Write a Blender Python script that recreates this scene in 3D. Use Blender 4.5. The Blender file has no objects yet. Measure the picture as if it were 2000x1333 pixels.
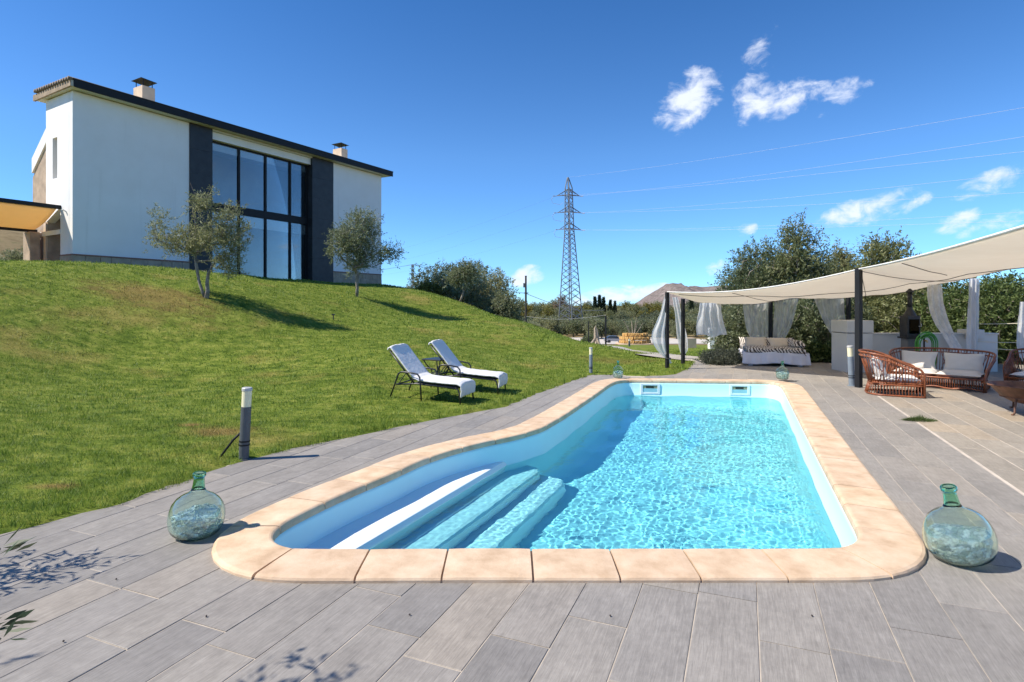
import bpy, bmesh, math, random
import numpy as np
from mathutils import Vector, Matrix, noise as mnoise
from mathutils.geometry import delaunay_2d_cdt

R = math.radians
scene = bpy.context.scene
col = scene.collection

# ------------------------------------------------------------------ camera
CAM_H, FPX, HOR = 1.6, 1111.0, 597.0           # eye height, focal length and horizon row for a 2000 px wide frame
cd = bpy.data.cameras.new('camera'); cam = bpy.data.objects.new('camera', cd); col.objects.link(cam)
cd.sensor_width = 36.0; cd.lens = 20.0
cd.shift_y = -(666.5 - HOR) / 2000.0
cd.clip_start = 0.05; cd.clip_end = 20000
cam.location = (0, 0, CAM_H); cam.rotation_euler = (R(90), 0, 0)
scene.camera = cam

# ------------------------------------------------------------------ sun and sky
SUN_EL = R(48.0); SUN_AZ = math.atan2(-0.978, -0.209)     # azimuth measured from +Y towards +X
to_sun = Vector((math.sin(SUN_AZ) * math.cos(SUN_EL), math.cos(SUN_AZ) * math.cos(SUN_EL), math.sin(SUN_EL)))
sd = bpy.data.lights.new('sun', 'SUN'); sun = bpy.data.objects.new('sun', sd); col.objects.link(sun)
sd.energy = 4.2; sd.angle = R(0.53); sd.color = (1.0, 0.93, 0.82)
sun.rotation_euler = to_sun.to_track_quat('Z', 'Y').to_euler()
sun.location = (-20, -10, 30)
SKY_STRENGTH = 0.145
scene.view_settings.view_transform = 'Standard'
scene.view_settings.look = 'None'
scene.view_settings.exposure = 0.72
scene.view_settings.gamma = 1.0
scene.view_settings.use_curve_mapping = False
cy = scene.cycles
cy.use_denoising = True
cy.max_bounces = 12; cy.transparent_max_bounces = 24; cy.transmission_bounces = 10; cy.glossy_bounces = 5; cy.diffuse_bounces = 4
cy.caustics_refractive = True; cy.caustics_reflective = False
cy.sample_clamp_indirect = 6.0; cy.blur_glossy = 0.5

def pdir(px, py):
    return Vector(((px - 1000) / FPX, 1.0, (HOR - py) / FPX)).normalized()

# clouds: centre pixel of the view they lie in, half sizes in degrees, tilt, noise seed, strength
CLOUDS = [(1348, 195, 3.1, 2.2, 38, .98), (1472, 128, 1.3, 2.9, -28, .52), (1525, 196, 3.6, 1.45, 4, .95), (1640, 186, 2.2, 1.0, 24, .74), (1462, 226, 1.3, .7, 35, .6),
          (1700, 410, 3.6, 1.15, 12, .95), (1930, 362, 2.0, .95, 22, .85), (1868, 433, 1.5, .75, 22, .9), (1945, 437, 2.2, .65, 18, .8),
          (1403, 525, 1.2, .75, 20, 1.0), (1457, 450, .9, .6, 20, .85), (1028, 540, 1.7, .95, 15, 1.0), (1205, 577, 3.4, .85, 6, 1.1),
          (1150, 588, 2.6, .5, 3, 1.0), (1275, 570, 2.6, .7, 4, 1.05)]

def ramp(nt, fac, stops):
    r = nt.nodes.new('ShaderNodeValToRGB'); e = r.color_ramp.elements
    while len(e) < len(stops): e.new(.5)
    for i, (p, c) in enumerate(stops): e[i].position = p; e[i].color = (*c, 1)
    nt.links.new(fac, r.inputs[0]); return r.outputs[0]
def mix(nt, fac, a, b, mode='MIX'):
    m = nt.nodes.new('ShaderNodeMix'); m.data_type = 'RGBA'; m.blend_type = mode
    for sock, v in ((m.inputs['Factor'], fac), (m.inputs['A'], a), (m.inputs['B'], b)):
        if isinstance(v, (int, float)): sock.default_value = v
        elif isinstance(v, tuple): sock.default_value = (*v, 1) if len(v) == 3 else v
        else: nt.links.new(v, sock)
    return m.outputs['Result']
def build_world():
    w = bpy.data.worlds.new('World'); scene.world = w; w.use_nodes = True
    nt = w.node_tree; nt.nodes.clear(); N = nt.nodes.new; L = nt.links.new
    out = N('ShaderNodeOutputWorld'); bg = N('ShaderNodeBackground'); L(bg.outputs[0], out.inputs[0])
    sky = N('ShaderNodeTexSky'); sky.sky_type = 'NISHITA'; sky.sun_disc = False
    sky.sun_elevation = SUN_EL; sky.sun_rotation = SUN_AZ
    sky.altitude = 1200; sky.air_density = 0.72; sky.dust_density = 0.0; sky.ozone_density = 4.0
    hs = N('ShaderNodeHueSaturation'); hs.inputs['Saturation'].default_value = 1.08; L(sky.outputs[0], hs.inputs['Color'])
    tc = N('ShaderNodeTexCoord'); d = tc.outputs['Generated']
    def math_(op, a, b=None, c=None):
        n = N('ShaderNodeMath'); n.operation = op
        for i, v in enumerate((a, b, c)):
            if v is None: continue
            if isinstance(v, (int, float)): n.inputs[i].default_value = v
            else: L(v, n.inputs[i])
        return n.outputs[0]
    def dot(vec):
        n = N('ShaderNodeVectorMath'); n.operation = 'DOT_PRODUCT'; L(d, n.inputs[0]); n.inputs[1].default_value = vec
        return n.outputs['Value']
    nz = N('ShaderNodeTexNoise'); nz.inputs['Scale'].default_value = 26; nz.inputs['Detail'].default_value = 9; nz.inputs['Roughness'].default_value = .62
    nz.inputs['Distortion'].default_value = .35
    mp = N('ShaderNodeMapping'); mp.inputs['Scale'].default_value = (1, 1, 1.5); L(d, mp.inputs[0]); L(mp.outputs[0], nz.inputs['Vector'])
    nf = nz.outputs['Fac']
    total = None
    for (px, py, sx, sy, tilt, st) in CLOUDS:
        c = pdir(px, py); r = Vector((c.y, -c.x, 0)).normalized(); u = r.cross(c)
        ca, sa = math.cos(R(tilt)), math.sin(R(tilt))
        r2 = r * ca + u * sa; u2 = u * ca - r * sa
        a = math_('DIVIDE', dot(r2), math.tan(R(sx))); b = math_('DIVIDE', dot(u2), math.tan(R(sy)))
        q = math_('ADD', math_('MULTIPLY', a, a), math_('MULTIPLY', b, b))
        front = math_('GREATER_THAN', dot(c), 0.5)
        m = math_('MULTIPLY', math_('MAXIMUM', math_('SUBTRACT', 1.0, math_('MULTIPLY', q, .62)), 0.0), front)
        m = math_('MULTIPLY', math_('POWER', m, .7), st)
        total = m if total is None else math_('MAXIMUM', total, m)
    # small clouds all around the horizon, as in the part in view (seen mirrored in the window panes)
    sep = N('ShaderNodeSeparateXYZ'); L(d, sep.inputs[0])
    band = N('ShaderNodeMapRange'); band.inputs['From Min'].default_value = .42; band.inputs['From Max'].default_value = .12; L(sep.outputs['Z'], band.inputs['Value'])
    n2 = N('ShaderNodeTexNoise'); n2.inputs['Scale'].default_value = 5.5; n2.inputs['Detail'].default_value = 3
    mp2 = N('ShaderNodeMapping'); mp2.inputs['Scale'].default_value = (1, 1, 3.2); L(d, mp2.inputs[0]); L(mp2.outputs[0], n2.inputs['Vector'])
    g = N('ShaderNodeMapRange'); g.inputs['From Min'].default_value = .56; g.inputs['From Max'].default_value = .72; L(n2.outputs['Fac'], g.inputs['Value'])
    away = N('ShaderNodeMapRange'); away.inputs['From Min'].default_value = .72; away.inputs['From Max'].default_value = .5
    L(dot(Vector((0, 1, 0))), away.inputs['Value'])
    rest = math_('MULTIPLY', math_('MULTIPLY', g.outputs[0], band.outputs[0]), away.outputs[0])
    total = math_('MAXIMUM', total, rest)
    dens = math_('ADD', math_('MULTIPLY', total, 1.0), math_('MULTIPLY', math_('SUBTRACT', nf, .5), 2.9))
    sm = N('ShaderNodeMapRange'); sm.interpolation_type = 'SMOOTHSTEP'
    sm.inputs['From Min'].default_value = .26; sm.inputs['From Max'].default_value = 1.32; L(dens, sm.inputs['Value'])
    gate = N('ShaderNodeMapRange'); gate.inputs['From Min'].default_value = 0.0; gate.inputs['From Max'].default_value = .25; L(total, gate.inputs['Value'])
    fac = math_('MULTIPLY', math_('MULTIPLY', sm.outputs[0], gate.outputs[0]), .93)
    sc1 = N('ShaderNodeVectorMath'); sc1.operation = 'SCALE'; 
    tint = ramp(nt, math_('MAXIMUM', sep.outputs['Z'], 0.0), [(0, (.40, .60, .80)), (.10, (.60, .80, .92)), (.25, (.66, .86, .95)), (.5, (.42, .72, .90))])
    tm = mix(nt, 1.0, hs.outputs[0], tint, 'MULTIPLY'); L(tm, sc1.inputs[0]); sc1.inputs['Scale'].default_value = SKY_STRENGTH
    mx = N('ShaderNodeMix'); mx.data_type = 'RGBA'; L(fac, mx.inputs['Factor']); L(sc1.outputs[0], mx.inputs['A'])
    mx.inputs['B'].default_value = (.60, .64, .73, 1)
    L(mx.outputs['Result'], bg.inputs['Color']); bg.inputs['Strength'].default_value = 1.0
build_world()

# ------------------------------------------------------------------ helpers
def P(px, py, z=0.0):
    """point at height z where that pixel of the photograph falls"""
    D = FPX * (CAM_H - z) / (py - HOR)
    return Vector(((px - 1000) / FPX * D, D, z))
def PD(px, py, D):
    """point at distance D"""
    return Vector(((px - 1000) / FPX * D, D, CAM_H + (HOR - py) / FPX * D))

class MB:
    def __init__(s): s.v = []; s.f = []
    def add(s, vs, fs):
        n = len(s.v); s.v += [tuple(v) for v in vs]; s.f += [tuple(i + n for i in f) for f in fs]; return s
    def box(s, lo, hi, rz=0.0, c=None):
        x0, y0, z0 = lo; x1, y1, z1 = hi
        vs = [Vector(p) for p in ((x0, y0, z0), (x1, y0, z0), (x1, y1, z0), (x0, y1, z0), (x0, y0, z1), (x1, y0, z1), (x1, y1, z1), (x0, y1, z1))]
        if rz:
            c = Vector(c) if c is not None else (Vector(lo) + Vector(hi)) / 2
            m = Matrix.Rotation(rz, 3, 'Z'); vs = [m @ (p - c) + c for p in vs]
        return s.add(vs, [(3, 2, 1, 0), (4, 5, 6, 7), (0, 1, 5, 4), (1, 2, 6, 5), (2, 3, 7, 6), (3, 0, 4, 7)])
    def tube(s, pts, r, n=8, cap=True, closed=False):
        pts = [Vector(p) for p in pts]; k = len(pts)
        rs = [r] * k if isinstance(r, (int, float)) else list(r)
        t0 = (pts[1] - pts[0]).normalized()
        up = Vector((0, 0, 1)) if abs(t0.z) < .9 else Vector((1, 0, 0))
        a = t0.cross(up).normalized(); rings = []
        for i in range(k):
            if closed: t = pts[(i + 1) % k] - pts[i - 1]
            else: t = pts[min(i + 1, k - 1)] - pts[max(i - 1, 0)]
            if t.length < 1e-9: t = t0
            t = t.normalized(); a = (a - t * a.dot(t))
            a = a.normalized() if a.length > 1e-6 else t.orthogonal().normalized()
            b = t.cross(a)
            rings.append([pts[i] + (a * math.cos(2 * math.pi * j / n) + b * math.sin(2 * math.pi * j / n)) * rs[i] for j in range(n)])
        vs = [p for rg in rings for p in rg]; fs = []
        for i in range(k if closed else k - 1):
            i2 = (i + 1) % k
            for j in range(n):
                fs.append((i * n + j, i * n + (j + 1) % n, i2 * n + (j + 1) % n, i2 * n + j))
        if cap and not closed:
            fs.append(tuple(range(n - 1, -1, -1))); fs.append(tuple((k - 1) * n + j for j in range(n)))
        return s.add(vs, fs)
    def lathe(s, prof, n=32, o=(0, 0, 0), cap=False):
        o = Vector(o); vs = []; fs = []
        for (r, z) in prof:
            for j in range(n):
                a = 2 * math.pi * j / n; vs.append(o + Vector((r * math.cos(a), r * math.sin(a), z)))
        for i in range(len(prof) - 1):
            for j in range(n):
                fs.append((i * n + j, i * n + (j + 1) % n, (i + 1) * n + (j + 1) % n, (i + 1) * n + j))
        if cap:
            fs.append(tuple(range(n - 1, -1, -1))); fs.append(tuple((len(prof) - 1) * n + j for j in range(n)))
        return s.add(vs, fs)
    def grid(s, fn, nu, nv):
        vs = [fn(i / nu, j / nv) for j in range(nv + 1) for i in range(nu + 1)]
        fs = [(j * (nu + 1) + i, j * (nu + 1) + i + 1, (j + 1) * (nu + 1) + i + 1, (j + 1) * (nu + 1) + i) for j in range(nv) for i in range(nu)]
        return s.add(vs, fs)
    def prism(s, poly, z0, z1):
        n = len(poly); vs = [(p[0], p[1], z0) for p in poly] + [(p[0], p[1], z1) for p in poly]
        fs = [tuple(range(n - 1, -1, -1)), tuple(range(n, 2 * n))] + [(i, (i + 1) % n, n + (i + 1) % n, n + i) for i in range(n)]
        return s.add(vs, fs)
    def mesh(s, name, mat=None, smooth=False):
        me = bpy.data.meshes.new(name); me.from_pydata(s.v, [], s.f); me.update()
        if mat is not None: me.materials.append(mat)
        if smooth: me.polygons.foreach_set('use_smooth', [True] * len(me.polygons))
        return me
    def build(s, name, mat, parent=None, smooth=False, bevel=0.0, solid=0.0, sub=0):
        o = bpy.data.objects.new(name, s.mesh(name, mat, smooth)); col.objects.link(o)
        if parent is not None: o.parent = parent
        if solid:
            m = o.modifiers.new('solid', 'SOLIDIFY'); m.thickness = solid; m.offset = 0
        if bevel:
            m = o.modifiers.new('bevel', 'BEVEL'); m.width = bevel; m.segments = 2; m.limit_method = 'ANGLE'; m.angle_limit = R(40)
        if sub:
            m = o.modifiers.new('sub', 'SUBSURF'); m.levels = sub; m.render_levels = sub
        return o

def tag(o, label=None, cat=None, group=None, kind=None):
    if label: o['label'] = label
    if cat: o['category'] = cat
    if group: o['group'] = group
    if kind: o['kind'] = kind
    return o
def thing(name, label, cat, loc=(0, 0, 0), rz=0.0, group=None):
    o = bpy.data.objects.new(name, None); col.objects.link(o); o.empty_display_size = .2
    o.location = loc; o.rotation_euler = (0, 0, rz)
    return tag(o, label, cat, group)
def copy_tree(o, parent=None):
    c = o.copy(); col.objects.link(c); c.parent = parent
    for ch in list(o.children): copy_tree(ch, c)
    return c
def np_mesh(name, verts, faces, mat, attr=None, smooth=False):
    """verts (n,3), faces (m,k) arrays; attr = dict of per-vertex float arrays"""
    me = bpy.data.meshes.new(name); n = len(verts); m, k = faces.shape
    me.vertices.add(n); me.vertices.foreach_set('co', np.ascontiguousarray(verts, np.float32).ravel())
    me.loops.add(m * k); me.loops.foreach_set('vertex_index', np.ascontiguousarray(faces, np.int32).ravel())
    me.polygons.add(m); me.polygons.foreach_set('loop_start', np.arange(0, m * k, k, dtype=np.int32))
    me.polygons.foreach_set('loop_total', np.full(m, k, np.int32))
    if smooth: me.polygons.foreach_set('use_smooth', np.ones(m, bool))
    me.update(calc_edges=True)
    if attr:
        for key, val in attr.items():
            a = me.attributes.new(key, 'FLOAT', 'POINT'); a.data.foreach_set('value', np.ascontiguousarray(val, np.float32))
    me.materials.append(mat)
    return me
def link(name, me, parent=None):
    o = bpy.data.objects.new(name, me); col.objects.link(o); o.parent = parent; return o

# ------------------------------------------------------------------ materials
def nodes(name):
    m = bpy.data.materials.new(name); m.use_nodes = True; nt = m.node_tree
    b = nt.nodes['Principled BSDF']; return m, nt, b
def noise_tex(nt, scale, detail=5, rough=.55, coord='Object', stretch=None, dist=0.0, rot=None):
    tc = nt.nodes.new('ShaderNodeTexCoord'); n = nt.nodes.new('ShaderNodeTexNoise')
    n.inputs['Scale'].default_value = scale; n.inputs['Detail'].default_value = detail; n.inputs['Roughness'].default_value = rough
    n.inputs['Distortion'].default_value = dist
    if coord == 'World':
        g = nt.nodes.new('ShaderNodeNewGeometry'); src = g.outputs['Position']
    else: src = tc.outputs[coord]
    mp = nt.nodes.new('ShaderNodeMapping')
    if stretch: mp.inputs['Scale'].default_value = stretch
    if rot: mp.inputs['Rotation'].default_value = rot
    nt.links.new(src, mp.inputs[0]); nt.links.new(mp.outputs[0], n.inputs['Vector'])
    return n.outputs['Fac']
def bump(nt, b, h, strength=.3, dist=.01):
    n = nt.nodes.new('ShaderNodeBump'); n.inputs['Strength'].default_value = strength; n.inputs['Distance'].default_value = dist
    nt.links.new(h, n.inputs['Height']); nt.links.new(n.outputs[0], b.inputs['Normal'])
def simple(name, c, rough=.6, var=.12, scale=6, bumps=0.0, metal=0.0, coord='Object', spec=.5, bscale=None, stretch=None):
    m, nt, b = nodes(name)
    f = noise_tex(nt, scale, coord=coord, stretch=stretch)
    lo = tuple(x * (1 - var) for x in c); hi = tuple(min(1, x * (1 + var)) for x in c)
    nt.links.new(ramp(nt, f, [(.3, lo), (.7, hi)]), b.inputs['Base Color'])
    b.inputs['Roughness'].default_value = rough; b.inputs['Metallic'].default_value = metal; b.inputs['Specular IOR Level'].default_value = spec
    if bumps: bump(nt, b, noise_tex(nt, bscale or scale * 6, coord=coord, stretch=stretch), bumps)
    return m
def obj_random(nt):
    return nt.nodes.new('ShaderNodeObjectInfo').outputs['Random']

# ------------------------------------------------------------------ terrain shape
HL = Vector((-16.59, 21.48, 0)); HD = Vector((.509, .861, 0)).normalized(); HB = Vector((-HD.y, HD.x, 0))   # house corner, facade and depth directions
HR = HL + HD * 16.5
U = Vector((.3776, .926, 0)).normalized(); V = Vector((U.y, -U.x, 0))           # plank direction and across
_b = [(-8, -3.5), (-6, .8), (-4.6, 2.6)] + [tuple(P(*q)[:2]) for q in ((0, 1045), (120, 1012), (245, 985), (330, 950), (430, 914), (500, 893), (560, 880), (700, 850),
      (860, 818), (985, 795), (1060, 765), (1110, 747), (1152, 733), (1200, 733), (1260, 735), (1315, 733))] + [(4.55, 14.6), (5.2, 16.2)]
DECK = np.array(_b + [(6.6, 17.6), (9.5, 17.9), (13, 16.2), (17, 13), (20, 8), (20, -5), (-8, -5)])

def seg_dist(pts, poly, closed=True):
    a = poly; b = np.roll(poly, -1, 0)
    if not closed: a, b = a[:-1], b[:-1]
    best = np.full(len(pts), 1e9)
    for p, q in zip(a, b):
        d = q - p; t = np.clip(((pts - p) @ d) / (d @ d), 0, 1)
        best = np.minimum(best, np.hypot(*(pts - p - t[:, None] * d).T))
    return best
def inside(pts, poly):
    x, y = pts[:, 0], pts[:, 1]; r = np.zeros(len(pts), bool); j = len(poly) - 1
    for i in range(len(poly)):
        xi, yi = poly[i]; xj, yj = poly[j]
        if yi != yj:
            c = ((yi > y) != (yj > y)) & (x < (xj - xi) * (y - yi) / (yj - yi) + xi); r ^= c
        j = i
    return r
def sdist(pts, poly):
    d = seg_dist(pts, poly); return np.where(inside(pts, poly), -d, d)
def sstep(a, b, x):
    t = np.clip((x - a) / (b - a), 0, 1); return t * t * (3 - 2 * t)
def plain(y):
    return -.06 * np.clip(y - 14, 0, 118) * sstep(12, 24, y)
def backdrop(x, y):
    lf = 1 / (1 + np.exp(np.clip((x + 9.5) / 3.2, -40, 40)))
    hi = np.where(y < 14, np.clip(1.0 + .16 * y, .4, 3.2), 3.2)
    return plain(y) * (1 - lf) + lf * hi
def hs(px):
    r = (px - 1000) / FPX; return (r * HL.y - HL.x) / (HD.x - r * HD.y)
_anch = []
for px, py in ((60, 512), (142, 514), (250, 519), (360, 528), (470, 539), (600, 549), (745, 557)):
    # the lawn's crest runs 4.5 m in front of the facade, a flat terrace behind it
    r = (px - 1000) / FPX; k = (HB.x * HL.x + HB.y * HL.y - 4.5) / (HB.x * r + HB.y); q = Vector((r * k, k, 0)); z = CAM_H + (HOR - py) / FPX * q.y; _anch.append((q.x, q.y, z))
    for b in (1.2, 2.6, 4.4, 8.0): w = q + HB * b; _anch.append((w.x, w.y, z - .03))
    w = q - HB * 1.3; _anch.append((w.x, w.y, z - .28))
_anch += [tuple(PD(*q)) for q in ((400, 583, 16.2), (697, 581, 22.9), (640, 640, 16.9), (870, 626, 23.6), (900, 592, 28), (830, 572, 31), (1000, 626, 24), (1100, 661, 20.8), (1180, 679, 19.6), (1250, 691, 18.5),
                                  (1300, 702, 17.5), (250, 690, 13), (550, 690, 13.8), (800, 668, 15.6), (850, 712, 12.6), (150, 820, 7.6), (960, 690, 16), (760, 770, 9.6), (600, 790, 8.8))]
_anch += [(-15, 5, 2.0), (-22, 2, 2.9), (-10, 0, .9), (-28, 15, 3.3), (-30, 30, 3.4), (-20, 36, 3.3), (-12, 44, 2.8), (-5, 40, 1.2), (2, 30, -.7), (1, 38, -1.4), (5, 24, -.5), (8, 30, -.9), (3.5, 17, -.1), (3.2, 20.5, -.3), (12, 22, -.3)]
_anch += [(x, y, 0.0) for x, y in DECK[1:len(_b)]]
_A = np.array(_anch)
def _tps_fit(A):
    n = len(A); d = np.hypot(A[:, None, 0] - A[None, :, 0], A[:, None, 1] - A[None, :, 1]); K = np.where(d > 0, d * d * np.log(d + 1e-12), 0) + np.eye(n) * .12
    Q = np.c_[np.ones(n), A[:, :2]]; M = np.block([[K, Q], [Q.T, np.zeros((3, 3))]])
    res = A[:, 2] - backdrop(A[:, 0], A[:, 1])
    return np.linalg.solve(M, np.r_[res, 0, 0, 0])
_W = _tps_fit(_A)
def terrain(x, y):
    x = np.atleast_1d(np.asarray(x, float)); y = np.atleast_1d(np.asarray(y, float)); out = np.zeros(len(x))
    for s in range(0, len(x), 20000):
        xs, ys = x[s:s + 20000], y[s:s + 20000]
        d = np.hypot(xs[:, None] - _A[None, :, 0], ys[:, None] - _A[None, :, 1])
        t = (np.where(d > 0, d * d * np.log(d + 1e-12), 0)) @ _W[:len(_A)] + _W[-3] + _W[-2] * xs + _W[-1] * ys
        rad = np.hypot((xs + 7) / 30, (ys - 18) / 32); w = 1 - sstep(.8, 1.25, rad)
        z = backdrop(xs, ys) + t * w
        z += np.where(ys > 50, 1, 0) * 17 * np.exp(-(((xs + 118) / 36) ** 2 + ((ys - 125) / 40) ** 2)) * sstep(50, 75, ys)   # brown hill behind the house
        sd = sdist(np.c_[xs, ys], DECK)
        zo = .02 + np.clip(sd, 0, .5) * .03 + z * sstep(0, 2.6, sd)
        zi = .02 - np.clip(-sd * .55, 0, .32)
        out[s:s + 20000] = np.where(sd > 0, zo, zi)
    return out
def tz(x, y): return float(terrain([x], [y])[0])
def G(px, py, D0=None):
    """where the ray through that pixel meets the ground"""
    Ds = np.concatenate([np.arange(2.5, 40, .05), np.arange(40, 400, .5)]) if D0 is None else np.arange(D0, 400, .1)
    X = (px - 1000) / FPX * Ds; Z = CAM_H + (HOR - py) / FPX * Ds; T = terrain(X, Ds)
    k = np.argmax(T >= Z)
    return Vector((X[k], Ds[k], T[k]))

def lawn_mask(x, y):
    r = x / np.maximum(y, 1e-3)
    m = (y < 78) & (y > -8) & (r < .46) & (x > -60)
    m &= ~((x > 5) & (y > 14) & (y < 19) & (r > .36))
    rel = np.c_[x - HL.x, y - HL.y]; a = rel @ np.array([HD.x, HD.y]); b = rel @ np.array([HB.x, HB.y])
    m &= ~((a > -1) & (a < 17) & (b > 0.05) & (b < 12))
    m &= ~((x < -.62 * y - 2) & (y > 27))
    return m

# ------------------------------------------------------------------ lawn and soil materials
def patch_colour(nt, dry_shift=0.0):
    f1 = noise_tex(nt, .55, 4, .6, 'World'); f2 = noise_tex(nt, 2.6, 5, .65, 'World', stretch=(1, 1.6, 1)); f3 = noise_tex(nt, 11, 4, .6, 'World')
    green = ramp(nt, f2, [(.30, (.070, .128, .020)), (.5, (.160, .228, .042)), (.70, (.285, .325, .090))])
    dry = ramp(nt, f2, [(.3, (.27, .235, .075)), (.7, (.38, .31, .13))])
    green = mix(nt, .8, green, ramp(nt, f3, [(.3, (.62, .70, .6)), (.7, (1.32, 1.24, 1.2))]), 'MULTIPLY')
    mk = nt.nodes.new('ShaderNodeMapRange'); mk.inputs['From Min'].default_value = .55 - dry_shift; mk.inputs['From Max'].default_value = .70 - dry_shift
    nt.links.new(f1, mk.inputs['Value'])
    mk2 = nt.nodes.new('ShaderNodeMath'); mk2.operation = 'MULTIPLY'; nt.links.new(mk.outputs[0], mk2.inputs[0]); mk2.inputs[1].default_value = .62
    c = mix(nt, mk2.outputs[0], green, dry)
    # worn spots: bare earth on the bank below the left olive tree and near the lamp
    g = nt.nodes.new('ShaderNodeNewGeometry')
    for (px, py, D, rx, ry, am) in ((300, 588, 15.6, 2.2, 1.0, .6), (430, 842, 7.0, .55, .3, .7), (372, 824, 7.3, .18, .12, .9), (100, 965, 4.9, .25, .1, .7), (1215, 700, 16.5, 1.5, .8, .35)):
        q = PD(px, py, D); n = nt.nodes.new('ShaderNodeVectorMath'); n.operation = 'SUBTRACT'; nt.links.new(g.outputs['Position'], n.inputs[0]); n.inputs[1].default_value = q
        n2 = nt.nodes.new('ShaderNodeVectorMath'); n2.operation = 'MULTIPLY'; nt.links.new(n.outputs[0], n2.inputs[0]); n2.inputs[1].default_value = (1 / rx, 1 / ry, 0)
        n3 = nt.nodes.new('ShaderNodeVectorMath'); n3.operation = 'LENGTH'; nt.links.new(n2.outputs[0], n3.inputs[0])
        a = nt.nodes.new('ShaderNodeMath'); a.operation = 'MULTIPLY_ADD'; nt.links.new(f2, a.inputs[0]); a.inputs[1].default_value = 1.6; nt.links.new(n3.outputs['Value'], a.inputs[2])
        mr = nt.nodes.new('ShaderNodeMapRange'); mr.inputs['From Min'].default_value = 1.9; mr.inputs['From Max'].default_value = 1.2; mr.inputs['To Max'].default_value = am
        nt.links.new(a.outputs[0], mr.inputs['Value'])
        c = mix(nt, mr.outputs[0], c, (.27, .175, .09))
    return c
def mat_ground():
    m, nt, b = nodes('lawn_ground')
    at = nt.nodes.new('ShaderNodeAttribute'); at.attribute_name = 'lawn'
    soil = ramp(nt, noise_tex(nt, .35, 6, .6, 'World'), [(.3, (.16, .12, .06)), (.55, (.25, .19, .10)), (.75, (.12, .12, .045))])
    lawn = mix(nt, 1.0, patch_colour(nt), (.86, .80, .62), 'MULTIPLY')
    nt.links.new(mix(nt, at.outputs['Fac'], soil, lawn), b.inputs['Base Color'])
    b.inputs['Roughness'].default_value = .95; b.inputs['Specular IOR Level'].default_value = .1
    bump(nt, b, noise_tex(nt, 30, 6, .7, 'World'), .7, .03)
    return m
def mat_grass():
    m, nt, b = nodes('grass_blade')
    at = nt.nodes.new('ShaderNodeAttribute'); at.attribute_name = 'tone'
    c = patch_colour(nt)
    c = mix(nt, 1.0, c, ramp(nt, at.outputs['Fac'], [(0, (.7, .82, .6)), (.6, (1.15, 1.2, .9)), (.9, (1.5, 1.4, 1.2)), (1, (2.2, 1.7, 1.3))]), 'MULTIPLY')
    nt.links.new(c, b.inputs['Base Color']); b.inputs['Roughness'].default_value = .55; b.inputs['Specular IOR Level'].default_value = .25
    tr = nt.nodes.new('ShaderNodeBsdfTranslucent'); nt.links.new(c, tr.inputs['Color'])
    ms = nt.nodes.new('ShaderNodeMixShader'); ms.inputs[0].default_value = .35
    nt.links.new(b.outputs[0], ms.inputs[1]); nt.links.new(tr.outputs[0], ms.inputs[2]); nt.links.new(ms.outputs[0], nt.nodes['Material Output'].inputs[0])
    return m

def axis(segs):
    out = []
    for a, b, s in segs: out += list(np.arange(a, b, s))
    out.append(segs[-1][1]); return np.array(out)
def build_terrain():
    xs = axis([(-9000, -1500, 1500), (-1500, -300, 200), (-300, -100, 20), (-100, -40, 3), (-40, -12, .6), (-12, 8, .22), (8, 30, .8), (30, 100, 5), (100, 300, 20), (300, 1500, 200), (1500, 9000, 1500)])
    ys = axis([(-3000, -300, 900), (-300, -20, 40), (-20, -2, 1.5), (-2, 22, .22), (22, 60, .6), (60, 150, 3), (150, 400, 20), (400, 2000, 200), (2000, 12000, 1000)])
    X, Y = np.meshgrid(xs, ys); x, y = X.ravel(), Y.ravel()
    z = terrain(x, y)
    rng = np.random.default_rng(3)
    lawn = lawn_mask(x, y).astype(float)
    nx, ny = len(xs), len(ys)
    i, j = np.meshgrid(np.arange(nx - 1), np.arange(ny - 1)); i, j = i.ravel(), j.ravel()
    f = np.c_[j * nx + i, j * nx + i + 1, (j + 1) * nx + i + 1, (j + 1) * nx + i]
    sd = sdist(np.c_[x, y], DECK)
    keep = sd[f].max(1) > -.75
    me = np_mesh('ground', np.c_[x, y, z], f[keep], mat_ground(), {'lawn': lawn}, smooth=True)
    o = link('ground', me); tag(o, kind='structure'); return o
build_terrain()

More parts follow.
